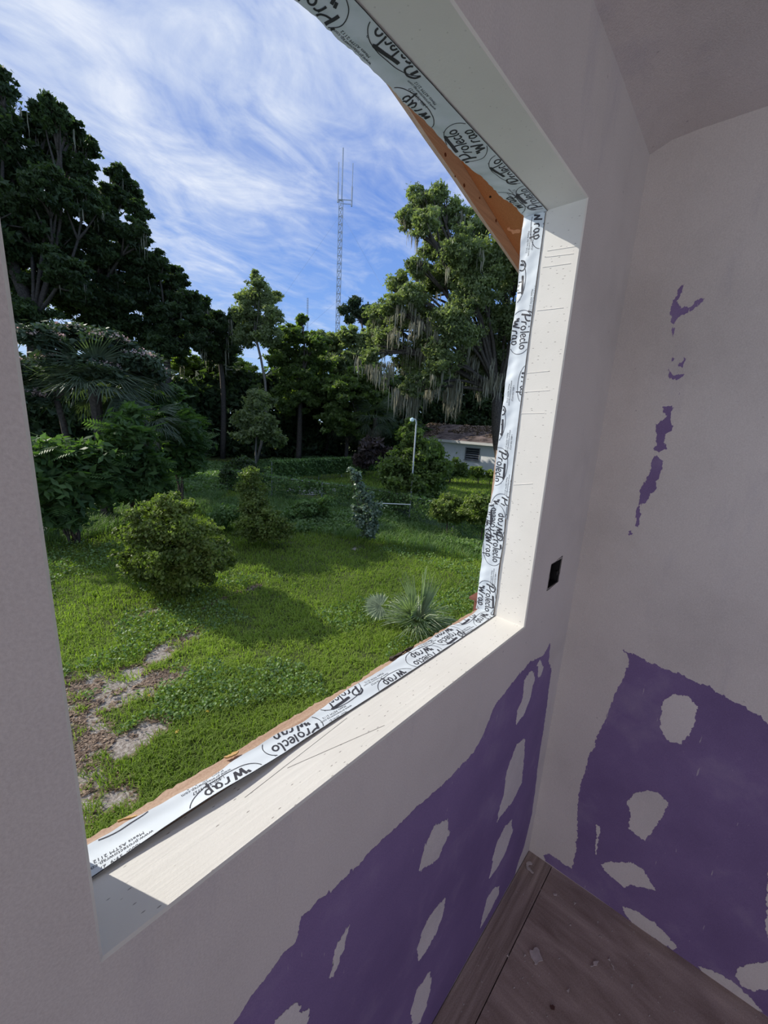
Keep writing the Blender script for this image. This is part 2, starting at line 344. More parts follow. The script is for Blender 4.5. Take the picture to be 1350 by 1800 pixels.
rp += [np.array([.75, .90]), np.array([1.3, .86]), np.array([2.2, .88]), np.array([3.0, .80]), np.array([3.0, .004])]
rp += [np.array([.065, .004]), np.array([.055, .024])] + right(R3([(275, 1082), (370, 1145), (385, 1080), (398, 1000), (395, 960), (400, 830), (440, 690), (470, 610), (500, 540), (560, 400), (615, 280), (608, 250)]))
slab('bare_purple_drywall', ragged(rp, .0022, 5, 2, .0018), tr, .0004, PURPLE, wr)
rpat = [
 [(800, 408), (860, 415), (905, 460), (890, 530), (850, 600), (835, 620), (800, 610), (770, 595), (745, 540), (750, 470), (765, 430)],
 [(690, 812), (735, 822), (780, 865), (760, 910), (720, 975), (680, 1028), (640, 1000), (610, 970), (620, 920), (605, 860), (640, 825)],
 [(495, 1125), (540, 1112), (620, 1118), (665, 1140), (700, 1190), (725, 1235), (680, 1225), (620, 1210), (595, 1225), (560, 1195), (515, 1155)],
 [(587, 1303), (640, 1320), (720, 1370), (770, 1420), (815, 1475), (800, 1488), (740, 1450), (660, 1395), (605, 1345)],
 [(905, 1555), (960, 1570), (1050, 1620), (1130, 1690), (1180, 1750), (1150, 1745), (1060, 1690), (980, 1630), (930, 1585)],
 [(1070, 1570), (1110, 1548), (1200, 1535), (1280, 1560), (1290, 1640), (1220, 1660), (1140, 1662), (1090, 1640), (1065, 1600)],
 [(1205, 1120), (1195, 1250), (1190, 1380), (1205, 1480), (1260, 1500), (1262, 1130)],
 [(475, 958), (490, 965), (485, 1020), (475, 1085), (472, 1020)]]
for i, pp in enumerate(rpat): slab('joint_compound_patch', ragged(right(R3(pp)), .0022, 5, 40 + i, .0020), tr, .0012, MUD_PATCH, wr)
UPL = [[(850, 355), (835, 395), (818, 440), (832, 458), (850, 455), (885, 445), (900, 425), (935, 415), (915, 440), (880, 470), (850, 485), (820, 500), (803, 528), (795, 495), (785, 480), (790, 440), (815, 410), (830, 370)],
 [(780, 710), (800, 745), (830, 740), (848, 738), (830, 755), (815, 765), (780, 750)], [(845, 665), (855, 675), (840, 712), (820, 700), (835, 690)], [(800, 660), (806, 672), (790, 690), (795, 672)],
 [(755, 875), (805, 880), (790, 920), (800, 960), (770, 990), (770, 1040), (775, 1055), (740, 1070), (718, 1060), (730, 1000), (727, 950), (770, 920)],
 [(730, 1080), (758, 1105), (755, 1140), (740, 1180), (722, 1230), (705, 1240), (680, 1285), (655, 1290), (665, 1330), (650, 1385), (640, 1380), (648, 1300), (655, 1270), (675, 1200), (700, 1160), (710, 1100)],
 [(612, 1400), (625, 1400), (628, 1415), (615, 1420)], [(800, 540), (808, 545), (800, 580), (796, 570)], [(822, 812), (828, 818), (824, 828)]]
for i, pp in enumerate(UPL): slab('bare_purple_streak', ragged(right(R2(pp)), .0028, 5, 60 + i, .0025), tr, .0004, PURPLE, wr)

# ---- window opening lining (painted returns)
win = empty('window_1', (XL, 0, ZB), kind='structure')
def lin(mb, name, mat, **k): return rel(mb.build(name, mat, None, **k), win)
yb = .003
lin(MB().box((XL - .010, yb, ZB - .012), (XR + .010, D + .0005, ZB)), 'sill', SILLW)
lin(MB().box((XL - .010, yb, ZT), (XR + .010, D + .0005, ZT + .012)), 'header', HEADW)
lin(MB().box((XL - .012, yb, ZB), (XL, YO - .006, ZT)), 'jamb', JAMBW)
lin(MB().box((XR, yb, ZB), (XR + .012, D + .0005, ZT)), 'jamb', JAMBW)
# trowel ridges in the paint film of the right jamb and on the sill
for (a, b) in (((962, 441), (1012, 433)), ((958, 452), (1008, 446)), ((954, 470), (1003, 463)), ((944, 546), (990, 541)), ((926, 656), (965, 652)), ((921, 689), (966, 686)), ((916, 727), (956, 726)), ((902, 852), (936, 850))):
    A0, B0 = onx(*a, XR), onx(*b, XR); w_ = .0009
    rel(MB().hexa([(XR, A0[1], A0[2] - w_), (XR, B0[1], B0[2] - w_), (XR, B0[1], B0[2] + w_), (XR, A0[1], A0[2] + w_), (XR - .0009, A0[1], A0[2] - .0002), (XR - .0009, B0[1], B0[2] - .0002), (XR - .0009, B0[1], B0[2] + .0002), (XR - .0009, A0[1], A0[2] + .0002)]).build('trowel_ridge', JAMBW), win)
# corner bead chamfer ring
o_ = [(XL - BX, 0, ZB - BX), (XR + BX, 0, ZB - BX), (XR + BX, 0, ZT + BX), (XL - BX, 0, ZT + BX)]
i_ = [(XL, yb, ZB), (XR, yb, ZB), (XR, yb, ZT), (XL, yb, ZT)]
b_ = [(a[0], .012, a[2]) for a in o_]
lin_v = o_ + i_ + b_
rel(pyd('corner_bead', lin_v, [(k, (k + 1) % 4, 4 + (k + 1) % 4, 4 + k) for k in range(4)] + [(4 + k, 4 + (k + 1) % 4, 8 + (k + 1) % 4, 8 + k) for k in range(4)], HEADW), win)
# rough wood at the outside of the sill (splintered sheathing edge)
def strip_xy(name, pin, pout, z1, z0, mat, parent):
    n = len(pin); vs = []
    for (x, y) in pin: vs.append((x, y, z1))
    for (x, y) in pout: vs.append((x, y, z1))
    for (x, y) in pin: vs.append((x, y, z0))
    for (x, y) in pout: vs.append((x, y, z0))
    fs = []
    for i in range(n - 1):
        fs += [(i, i + 1, n + i + 1, n + i), (n + i, n + i + 1, 3 * n + i + 1, 3 * n + i), (2 * n + i + 1, 2 * n + i, 3 * n + i, 3 * n + i + 1)]
    return rel(pyd(name, vs, fs, mat), parent)
r_ = np.random.RandomState(5)
outer = [(153, 1473), (206, 1442), (257, 1411), (290, 1390), (317, 1373), (350, 1356), (394, 1331), (428, 1311), (468, 1286), (536, 1246), (586, 1219), (627, 1197), (660, 1174), (700, 1150), (736, 1129), (760, 1116), (800, 1092), (838, 1070)]
po = [onz(u, v, ZB)[:2] for u, v in outer]; xs0 = np.array([a[0] for a in po]); ys0 = np.array([a[1] for a in po])
xs = np.linspace(XL, XR, 150); yo_ = np.interp(xs, xs0, ys0) + r_.randn(150) * .0012
strip_xy('sheathing_edge', [(x, D) for x in xs], list(zip(xs, yo_)), ZB - .002, ZB - .05, SHEATH, win)
vs = [(XR + .001, .128, z) for z in np.linspace(ZB, ZT, 40)]
lin(MB().box((XR + .0015, .126, ZB), (XR + .02, .1455, 1.62)), 'sheathing_edge', SHEATH)
pt = ony(838, 1052, .19)
rel(MB().box((pt[0] - .012, .15, pt[2] - .004), (pt[0] + .10, .21, pt[2] + .004)).box((pt[0] + .004, .15, pt[2] - .05), (pt[0] + .10, .2, pt[2] - .004)).build('exterior_trim', plain('red_brown_trim', (.20, .085, .06), .6), None, label='red-brown exterior trim end'), win)

# ---- roof overhang outside
ro = empty('roof_overhang', (.6, .5, 2.5), kind='structure')
def linez(p0, p1, y):
    a, b = ony(*p0, y), ony(*p1, y); s_ = (b[2] - a[2]) / (b[0] - a[0]); return lambda x: a[2] + s_ * (x - a[0])
zout = linez((669, 133), (909, 478), .600); zmid = linez((720, 197), (909, 474), .585); zj = linez((803, 272), (912, 450), .580)
xa, xb = -1.6, 3.2
def fz(x): return max(zj(x), zmid(x) + .02)
n = 60; xs2 = np.linspace(xa, xb, n); vs = []; fs = []
for i, x in enumerate(xs2):
    jz = r_.randn() * .0015
    vs += [(x, .580, zmid(x) + jz), (x, .600, zout(x) + jz), (x, .600, fz(x) + .10), (x, .580, fz(x) + .10)]
for i in range(n - 1):
    for k in range(4): a = 4 * i + k; b = 4 * i + (k + 1) % 4; fs.append((a, b, b + 4, a + 4))
rel(pyd('fascia', vs, fs, FASCIA), ro)
mbs = MB(); nseg = 24; xs3 = np.linspace(xa, xb, nseg)
for i in range(nseg - 1):
    x0, x1 = xs3[i], xs3[i + 1]; z0, z1 = fz(x0), fz(x1)
    mbs.hexa([(x0, .135, z0), (x1, .135, z1), (x1, .579, z1), (x0, .579, z0), (x0, .135, z0 + .012), (x1, .135, z1 + .012), (x1, .579, z1 + .012), (x0, .579, z0 + .012)])
rel(mbs.build('soffit', SOFFIT), ro)
za, zb_ = fz(xa) + .10, fz(xb) + .10
rel(MB().hexa([(xa, -.6, za), (xb, -.6, zb_), (xb, .62, zb_), (xa, .62, za), (xa, -.6, za + .03), (xb, -.6, zb_ + .03), (xb, .62, zb_ + .03), (xa, .62, za + .03)]).build('roof_deck', SHEATH), ro)
# roof over the room keeps the daylight out
MB().box((-4.7, -3.6, 2.62), (1.8, .1, 2.70)).build('trim_roof_slab', SHEATH, kind='structure')
# torn lighter flake and nail heads on the soffit
def sof(u, v):
    for y in np.linspace(.14, .579, 200):
        P = ony(u, v, y)
        if P[2] > fz(P[0]): return P[:2]
    return ony(u, v, .5)[:2]
fk = [sof(720 + x / 5.19, 180 + y / 5.19) for x, y in ((890, 1145), (910, 1125), (925, 1155), (960, 1160), (1015, 1165), (1005, 1180), (960, 1188), (945, 1195), (930, 1175), (895, 1160))]
rel(slab('torn_wood_flake', ragged(fk, .003, 2, 3), lambda a, b, h: (a, b, fz(a) - .0015 if h > 0 else fz(a)), .001, wood_mat('torn_pale', (.6, .32, .2), (.75, .45, .3)), None), ro)
nm = MB()
for u, v in ((862, 345), (828, 366)):
    c = sof(u, v); nm.tube([(c[0], c[1], fz(c[0]) + .001), (c[0], c[1], fz(c[0]) - .003)], .004, 8)
rel(nm.build('nail_head', BLACK), ro)
# knots on the fascia
km = MB()
for u, v, s_ in ((816, 326, .006), (872, 388, .006), (843, 348, .004), (783, 272, .006), (800, 310, .003)):
    P = ony(u, v, .5795); km.tube([(P[0], .5805, P[2]), (P[0], .5790, P[2])], [s_, s_], 7)
rel(km.build('knot', plain('knot_dark', (.16, .06, .035), .8)), ro)

# ------------------------------------------------------------------ FLASHING TAPE with printing
def spline(pts, n=6):
    P = [np.array(p_, float) for p_ in pts]
    if len(P) < 3: return P
    Q = [P[0]] + P + [P[-1]]; out = []
    for i in range(1, len(Q) - 2):
        for t in np.linspace(0, 1, n, endpoint=False):
            a, b, c, d = Q[i - 1], Q[i], Q[i + 1], Q[i + 2]
            out.append(.5 * ((2 * b) + (-a + c) * t + (2 * a - 5 * b + 4 * c - d) * t * t + (-a + 3 * b - 3 * c + d) * t ** 3))
    out.append(P[-1]); return out
def circ(cx, cy, rx, ry, a0=0, a1=360, n=26): return [np.array([cx + rx * math.cos(math.radians(a)), cy + ry * math.sin(math.radians(a))]) for a in np.linspace(a0, a1, n)]
STR = []   # (points, width)
A_ = lambda pts, w_: STR.append((spline(pts), w_))
A_([(-.84, -.02), (-.78, .20), (-.70, .46)], .075); A_([(-.93, .30), (-.86, .46), (-.66, .55), (-.48, .46), (-.50, .30), (-.62, .21), (-.76, .18)], .055)
A_([(-.50, .00), (-.46, .14), (-.43, .26)], .05); A_([(-.47, .12), (-.40, .24), (-.31, .25)], .05)
STR.append((circ(-.19, .12, .085, .115), .048))
A_([(-.01, -.02), (.01, .2), (.03, .44)], .05)
STR.append(([np.array((-.20, .44)), np.array((.10, .47)), np.array((.56, .50))], .10)); A_([(.54, .53), (.58, .44)], .09); A_([(-.20, .49), (-.22, .39)], .06)
A_([(.10, .12), (.22, .16), (.21, .25), (.13, .25), (.08, .12), (.14, .01), (.25, .05)], .046)
A_([(.43, .21), (.36, .25), (.30, .13), (.34, .01), (.44, .04)], .046); A_([(.52, .44), (.50, .2), (.52, .04), (.58, .01)], .05)
STR.append((circ(.70, .12, .085, .11), .048))
A_([(-.66, -.10), (-.63, -.24)], .07); A_([(-.56, -.12), (-.52, -.46)], .075)
STR.append(([np.array((-.53, -.46)), np.array((-.40, -.17))], .062)); STR.append(([np.array((-.41, -.17)), np.array((-.34, -.46))], .075)); STR.append(([np.array((-.35, -.46)), np.array((-.22, -.06))], .062))
A_([(-.14, -.45), (-.11, -.32), (-.08, -.21)], .05); A_([(-.11, -.30), (-.03, -.20), (.05, -.22)], .05)
A_([(.24, -.24), (.15, -.20), (.09, -.33), (.15, -.45), (.22, -.38), (.25, -.22), (.26, -.38), (.31, -.44)], .046)
A_([(.38, -.66), (.38, -.40), (.38, -.20)], .05); A_([(.38, -.28), (.46, -.19), (.53, -.30), (.48, -.42), (.38, -.42)], .046)
oval = [np.array([math.copysign(abs(math.cos(t)) ** .85, math.cos(t)) * 1.02, math.copysign(abs(math.sin(t)) ** .9, math.sin(t)) * .60]) for t in np.linspace(0, 2 * math.pi, 60)]
STR.append(([p_ for p_ in oval], .022))
STR.append((circ(.84, -.02 + .42, .025, .025, n=8), .010))
def _sub(pts, st=.05):
    o = [pts[0]]
    for a, b in zip(pts[:-1], pts[1:]):
        k = max(1, int(np.linalg.norm(b - a) / st))
        for i in range(1, k + 1): o.append(a + (b - a) * i / k)
    return o
STR = [(_sub(p_), w_ * 1.12) for p_, w_ in STR]
_txt = {}
def text_tris(body):
    if body in _txt: return _txt[body]
    cu = bpy.data.curves.new('t', 'FONT'); cu.body = body; cu.size = 1; cu.resolution_u = 2
    ob = bpy.data.objects.new('t', cu); COL.objects.link(ob)
    dg = bpy.context.evaluated_depsgraph_get(); me = ob.evaluated_get(dg).to_mesh(); me.calc_loop_triangles()
    vs = np.array([v.co[:2] for v in me.vertices]); tr_ = [tuple(t.vertices) for t in me.loop_triangles]
    bpy.data.objects.remove(ob); bpy.data.curves.remove(cu)
    _txt[body] = (vs, tr_); return _txt[body]
class Tape:
    """s along the strip, t across; to3(s,t,h)"""
    def __init__(s, name, label, to3, s0, s1, tin, tout, curl, n=160, nt_=14, seed=0, group=None):
        s.to3, s.s0, s.s1, s.tin, s.tout = to3, s0, s1, tin, tout
        r = np.random.RandomState(seed); s.ph = r.rand(12) * 6.28; s.curl = curl
        me_v = []; fs = []
        ss = np.linspace(s0, s1, n)
        for a in ss:
            for k in range(nt_ + 1):
                t = tin(a) + (tout(a) - tin(a)) * k / nt_; me_v.append(to3(a, t, s.h(a, t)))
        for i in range(n - 1):
            for k in range(nt_): q0 = i * (nt_ + 1) + k; fs.append((q0, q0 + 1, q0 + nt_ + 2, q0 + nt_ + 1))
        c = to3((s0 + s1) / 2, tin((s0 + s1) / 2), 0)
        s.root = empty(name, c, label=label, category='tape', group='printed flashing tape around the window opening')
        o = pyd('tape_film', me_v, fs, TAPE, None, smooth=True); rel(o, s.root)
        ev = []; ef = []
        for a in ss:
            ti = tin(a); ev += [to3(a, ti - .0009, s.h(a, ti) - .0002), to3(a, ti + .0002, s.h(a, ti) + .0001)]
        for i in range(n - 1): ef.append((2 * i, 2 * i + 1, 2 * i + 3, 2 * i + 2))
        rel(pyd('adhesive_edge', ev, ef, TAPE_EDGE), s.root)
        s.v = []; s.f = []
    def h(s, a, t):
        p = s.ph; lo, hi = s.tin(a), s.tout(a); k = (t - lo) / max(1e-4, hi - lo)
        w_ = .0007 * math.sin(37 * a + p[0] + 3 * k) + .0005 * math.sin(91 * a + p[1] + 60 * t) + .0006 * math.sin(180 * (t - .1) + 25 * a + p[2]) + .0003 * math.sin(230 * a + 140 * t + p[3])
        return .0022 + w_ * (0.3 + k) + s.curl(a, k)
    def inside(s, a, t): return s.s0 < a < s.s1 and s.tin(a) + .0003 < t < s.tout(a) - .0003
    def add(s, pts, faces):
        i0 = len(s.v); ok = [s.inside(p_[0], p_[1]) for p_ in pts]
        idx = {}
        for f in faces:
            if all(ok[j] for j in f):
                g = []
                for j in f:
                    if j not in idx: idx[j] = len(s.v); s.v.append(s.to3(pts[j][0], pts[j][1], s.h(*pts[j]) + .00035))
                    g.append(idx[j])
                s.f.append(tuple(g))
    def place(s, c, sc, ang, up, p_):   # logo coordinates -> strip; reading direction is -s; up = +1/-1 along t
        ca, sa = math.cos(ang), math.sin(ang); x, y = p_[0] * sc, p_[1] * sc; x, y = x * ca - y * sa, x * sa + y * ca
        return (c[0] - x, c[1] + up * y)
    def logo(s, c, sc=.052, ang=0.0, up=-1, flip=False):
        if flip: ang += math.pi
        for pts, w_ in STR:
            pts = [np.array(p_) for p_ in pts]; L = []
            for i in range(len(pts)):
                d = pts[min(i + 1, len(pts) - 1)] - pts[max(i - 1, 0)]; d = d / (np.linalg.norm(d) + 1e-9); n_ = np.array([-d[1], d[0]]) * w_ / 2
                L += [s.place(c, sc, ang, up, pts[i] + n_), s.place(c, sc, ang, up, pts[i] - n_)]
            s.add(L, [(2 * i, 2 * i + 1, 2 * i + 3, 2 * i + 2) for i in range(len(pts) - 1)])
    def small(s, c, sc=.0088, ang=0.0, up=-1):
        for li, body in enumerate(('1-800-759-9727', 'www.protectowrap.com', 'Meets ASTM 2112')):
            vs, trs = text_tris(body); off = np.array([-vs[:, 0].max() / 2, .9 - li * 1.0])
            s.add([s.place(c, sc, ang, up, (v + off)) for v in vs], trs)
    def done(s): rel(pyd('printing', s.v, s.f, INK), s.root)
# header tape: s = x, t = y, hangs under the header (normal down)
hc = [(522, 0), (549, 22), (560, 32), (611, 80), (669, 133), (691, 156), (722, 187), (749, 213), (776, 244), (811, 278), (838, 302), (856, 318), (878, 342), (900, 356), (920, 378)]
hp = [onz(u, v, ZT) for u, v in hc]; hx = np.array([a[0] for a in hp]); hy = np.array([a[1] for a in hp])
jit = np.random.RandomState(11).randn(400) * .0009
T_h = Tape('flashing_tape', 'pale grey printed flashing tape under the window header with a ragged cut outer edge', lambda a, t, h: (a, t, ZT - h), XL, XR - .001,
    lambda a: .0885 + .0015 * math.sin(5 * a), lambda a: float(np.interp(a, hx, hy)) + jit[int((a - XL) * 390) % 400] * .8, lambda a, k: 0, seed=1)
for c, an in (((.36, .125), .1), ((.487, .083), .12), ((.58, .152), 0), ((.70, .116), -.12), ((.815, .085), .1), ((.935, .088), 0), ((.20, .11), 0), ((.09, .10), 0), ((.93, .148), 0)): T_h.logo(c, .053, an, 1)
for c in ((.568, .112), (.445, .137), (.91, .118), (.28, .10)): T_h.small(c, .0070, 0, 1)
T_h.done()
# jamb tape
jc = [(921, 378), (917, 420), (913, 470), (909, 520), (904, 560), (899, 600), (893, 640), (887, 690), (881, 740), (876, 780), (871, 830), (868, 860), (862, 884)]
jp = [onx(u, v, XR) for u, v in jc]; jz = np.array([a[2] for a in jp])[::-1]; jy = np.array([a[1] for a in jp])[::-1]
T_j = Tape('flashing_tape', 'pale blue-grey printed flashing tape down the right jamb from the header corner', lambda a, t, h: (XR - h, t, a), 1.44, ZT - .001,
    lambda a: .0915 - .0010 * math.sin(6 * a) - max(0, (1.50 - a)) * .02, lambda a: float(np.interp(a, jz, jy)) + .0006 * math.sin(60 * a), lambda a, k: 0, seed=2)
for c, an in (((2.03, .150), .05), ((1.913, .116), .05), ((1.79, .076), 0), ((1.69, .158), 0), ((1.577, .137), -.05), ((1.455, .113), -.05), ((2.145, .092), .1)): T_j.logo(c, .050, an, -1)
for c in ((1.768, .124), (2.115, .121), (1.985, .094), (1.645, .112), (1.53, .099)): T_j.small(c, .0062, 0, -1)
T_j.done()
kc = [(862, 880), (857, 910), (853, 940), (849, 965), (846, 1000), (843, 1020), (841, 1050), (837, 1070)]
kp = [onx(u, v, XR) for u, v in kc]; kz = np.array([a[2] for a in kp])[::-1]; ky = np.array([a[1] for a in kp])[::-1]
T_k = Tape('flashing_tape', 'short overlapping tape piece with crowded lettering at the foot of the right jamb', lambda a, t, h: (XR - h - .0012, t, a), ZB + .001, 1.475,
    lambda a: .0925 + .0012 * math.sin(40 * a), lambda a: float(np.interp(a, kz, ky)) + .001 * math.sin(90 * a), lambda a, k: .0015 * abs(math.sin(25 * a)) * k, n=90, seed=3)
for c, an, fp_ in (((1.425, .122), .05, True), ((1.352, .118), .1, False), ((1.20, .122), .05, False), ((1.445, .158), 0, False)): T_k.logo(c, .050, an, -1, fp_)
for c in ((1.265, .108),): T_k.small(c, .0058, 0, -1)
T_k.done()
# sill tape; lifts away from the sill at its inner edge near the left
sc_ = [(157, 1485), (194, 1467), (243, 1438), (292, 1409), (341, 1385), (401, 1346), (448, 1316), (482, 1296), (542, 1264), (580, 1236), (619, 1209), (660, 1184), (690, 1166), (736, 1135), (764, 1119), (820, 1087), (838, 1074)]
spt = [onz(u, v, ZB) for u, v in sc_]; sx = np.array([a[0] for a in spt]); sy = np.array([a[1] for a in spt])
def s_in(a): return .0875 - .004 * math.exp(-((a - .25) / .08) ** 2) + .0015 * math.sin(7 * a)
T_s = Tape('flashing_tape', 'pale blue printed flashing tape along the sill, its inner edge lifting near the left', lambda a, t, h: (a, t, ZB + h), XL, XR - .002,
    s_in, lambda a: float(np.interp(a, sx, sy)) + .0012 * math.sin(31 * a) + .0008 * math.sin(83 * a), lambda a, k: .0075 * math.exp(-((a - .19) / .11) ** 2) * (1 - k) ** 2, seed=4)
for c, an in (((.335, .107), -.1), ((.455, .137), -.05), ((.212, .083), 0), ((.10, .158), 0), ((.575, .080), 0), ((.69, .100), -.1), ((.805, .118), -.05), ((.915, .148), 0), ((.96, .09), .2)): T_s.logo(c, .052, an, -1)
for c in ((.195, .120), (.082, .098), (.545, .118), (.42, .098), (.865, .098), (.735, .128)): T_s.small(c, .0070, -.05, -1)
T_s.done()

# ------------------------------------------------------------------ small indoor things
# electrical box
eb = empty('electrical_box', ((HX0 + HX1) / 2, .03, (HZ0 + HZ1) / 2), label='black plastic electrical box in a rough cut hole right of the window', category='electrical box')
m = MB(); t_ = .0025
m.box((HX0 + .002, .002, HZ0 + .002), (HX1 - .002, .002 + t_, HZ1 - .002)) if False else None
m.box((HX0 + .001, .062, HZ0 + .001), (HX1 - .001, .066, HZ1 - .001)); m.box((HX0 + .001, .001, HZ0 + .001), (HX0 + .003, .064, HZ1 - .001)); m.box((HX1 - .003, .001, HZ0 + .001), (HX1 - .001, .064, HZ1 - .001))
m.box((HX0 + .001, .001, HZ0 + .001), (HX1 - .001, .064, HZ0 + .003)); m.box((HX0 + .001, .001, HZ1 - .003), (HX1 - .001, .064, HZ1 - .001))
rel(m.build('box_body', BLACK), eb)
for xa_ in (HX0 + .003, HX1 - .014): rel(MB().box((xa_, .003, HZ0 + .025), (xa_ + .011, .008, HZ0 + .037)).build('screw_tab', BLACK), eb)
# ragged cut paper edge around the hole
hole = ragged([(HX0 - .003, HZ0 + .012), (HX0 - .006, HZ0 - .004), (HX1 + .001, HZ0 + .001), (HX1 + .002, HZ1 - .012), (HX1 + .004, HZ1 + .008), (HX0 + .01, HZ1 - .001), (HX0 - .001, HZ1 - .004)], .002, 2, 9)
ri = [(HX0, HZ0), (HX1, HZ0), (HX1, HZ1), (HX0, HZ1)]
rv = [(p_[0], -.0006, p_[1]) for p_ in hole]; cxh, czh = (HX0 + HX1) / 2, (HZ0 + HZ1) / 2
rin = [(min(max(p_[0], HX0 + .001), HX1 - .001), .0005, min(max(p_[1], HZ0 + .001), HZ1 - .001)) for p_ in hole]
nh = len(hole); rel(pyd('torn_paper_edge', rv + rin, [(i, (i + 1) % nh, nh + (i + 1) % nh, nh + i) for i in range(nh)], BLACK), eb)

def chip(name, label, pts, z, th, mat, cat, seed, group=None, tilt=0.0):
    P = ragged(pts, .004, 2, seed); c = np.mean(P, axis=0)
    n = len(P); tri = tessellate_polygon([[Vector((p_[0], p_[1], 0)) for p_ in P]])
    f = lambda p_, h: (p_[0], p_[1], z + h + tilt * (p_[0] - c[0]) + abs(tilt) * .04)
    me = pyd(name, [f(p_, th) for p_ in P] + [f(p_, 0.0) for p_ in P], [tuple(t) for t in tri] + [tuple(n + i for i in t[::-1]) for t in tri] + [(i, (i + 1) % n, n + (i + 1) % n, n + i) for i in range(n)], mat)
    me['label'] = label; me['category'] = cat
    if group: me['group'] = group
    return me
def zc(pts, z=0.0): return [onz(850 + x / 2.4, 1050 + y / 2.4, z)[:2] for x, y in pts]
SCRAP = plain('plaster_scrap', (.50, .44, .43), .9, 0, .2, 60)
chip('plaster_scrap', 'largest pale scrap of broken plaster lying on the brown plywood floor', zc([(195, 1490), (235, 1490), (250, 1535), (215, 1550), (200, 1520)]), .0005, .004, SCRAP, 'scrap', 1)
for i, (pts, lb) in enumerate((([(178, 1125), (200, 1120), (205, 1130), (188, 1140), (212, 1165), (205, 1168), (180, 1145)], 'curled pale plaster sliver on the floor nearest the room corner'),
    ([(450, 1558), (485, 1540), (478, 1556), (455, 1562)], 'pale pointed plaster flake in the middle of the plywood floor'),
    ([(540, 1555), (548, 1560), (552, 1575), (545, 1570)], 'narrow pale plaster flake just right of the pointed flake'),
    ([(293, 1252), (310, 1255), (308, 1262), (296, 1260)], 'small pale flake on the floor below the corner'),
    ([(280, 1722), (300, 1732), (298, 1745), (282, 1738)], 'dark reddish chip near the bottom of the floor'),
    ([(350, 1662), (362, 1655), (358, 1672)], 'tiny pale flake above the dark reddish chip'))):
    chip('plaster_scrap' if i != 4 else 'wood_chip', lb, zc(pts), .0005, .0025, SCRAP if i != 4 else plain('dark_chip', (.09, .04, .035)), 'scrap', 10 + i, None, .05)
rr = np.random.RandomState(77); dv = []; df = []
for i in range(420):
    x, y = rr.uniform(.5, 1.5), rr.uniform(-1.0, -.01); s_ = rr.uniform(.0008, .003) * (1 if rr.rand() < .9 else 2); a = rr.rand() * 6.28; k = len(dv)
    pts = [(x + s_ * math.cos(a + j * 2.1) * (1 + rr.rand()), y + s_ * math.sin(a + j * 2.1), .0004) for j in range(3)] + [(x, y, .0004 + s_ * .8)]
    dv += pts; df += [(k, k + 1, k + 3), (k + 1, k + 2, k + 3), (k + 2, k, k + 3)]
pyd('plaster_dust', dv, df, plain('dust', (.45, .40, .38), .9), kind='stuff', label='pale plaster crumbs scattered over the plywood floor', category='dust')
WOODCH = wood_mat('splinter_wood', (.55, .33, .12), (.75, .52, .25))
zS = lambda pts, z: [onz(150 + x / 4.5, 1300 + y / 4.5, z)[:2] for x, y in pts]
chip('wood_splinter', 'yellow wood splinter lying across the sheathing at the left end of the sill', zS([(252, 642), (345, 608), (410, 600), (405, 610), (340, 625), (262, 648)], ZB + .003), ZB + .001, .003, WOODCH, 'splinter', 31)
chip('wood_splinter', 'pale wood splinter on the outer sill edge above the middle of the tape', zS([(1095, 138), (1150, 120), (1215, 90), (1190, 118), (1130, 142)], ZB + .003), ZB + .001, .003, WOODCH, 'splinter', 32)
zT = lambda pts, z: [onz(660 + x / 5, 1020 + y / 5, z)[:2] for x, y in pts]
chip('bark_strip', 'dark bark strip on the outer sill edge below the small palm', zT([(120, 690), (200, 640), (270, 600), (340, 570), (330, 585), (240, 630), (150, 690)], ZB + .003), ZB - .001, .005, BARK, 'bark', 33)

# pencil lines and scratches on the sill (real shallow scored lines)
lines = MB()
for (a, b, w_) in (((505, 1350), (676, 1275), .00028), ((430, 1402), (610, 1262), .00022)):
    A0, B0 = onz(*a, ZB)[:2], onz(*b, ZB)[:2]; d = (B0 - A0) / np.linalg.norm(B0 - A0); n_ = np.array([-d[1], d[0]]) * w_
    lines.hexa([(*(A0 - n_), ZB - .001), (*(B0 - n_), ZB - .001), (*(B0 + n_), ZB - .001), (*(A0 + n_), ZB - .001), (*(A0 - n_), ZB + .0003), (*(B0 - n_), ZB + .0003), (*(B0 + n_), ZB + .0003), (*(A0 + n_), ZB + .0003)])
rel(lines.build('pencil_line', plain('graphite', (.25, .24, .23))), win)

# ------------------------------------------------------------------ OUTDOORS: ground
def inpoly(px, py, poly):
    c = np.zeros(px.shape, bool); n = len(poly)
    for i in range(n):
        x0, y0 = poly[i]; x1, y1 = poly[(i + 1) % n]
        k = ((y0 > py) != (y1 > py)) & (px < (x1 - x0) * (py - y0) / (y1 - y0 + 1e-12) + x0); c ^= k
    return c
_g = np.random.RandomState(99); _lat = _g.rand(64, 64)
def vn(x, y, s):   # smooth value noise
    x = x * s + 100; y = y * s + 100; xi = np.floor(x).astype(int); yi = np.floor(y).astype(int); fx = x - xi; fy = y - yi
    fx = fx * fx * (3 - 2 * fx); fy = fy * fy * (3 - 2 * fy); L = lambda a, b: _lat[a % 64, b % 64]
    return (L(xi, yi) * (1 - fx) + L(xi + 1, yi) * fx) * (1 - fy) + (L(xi, yi + 1) * (1 - fx) + L(xi + 1, yi + 1) * fx) * fy
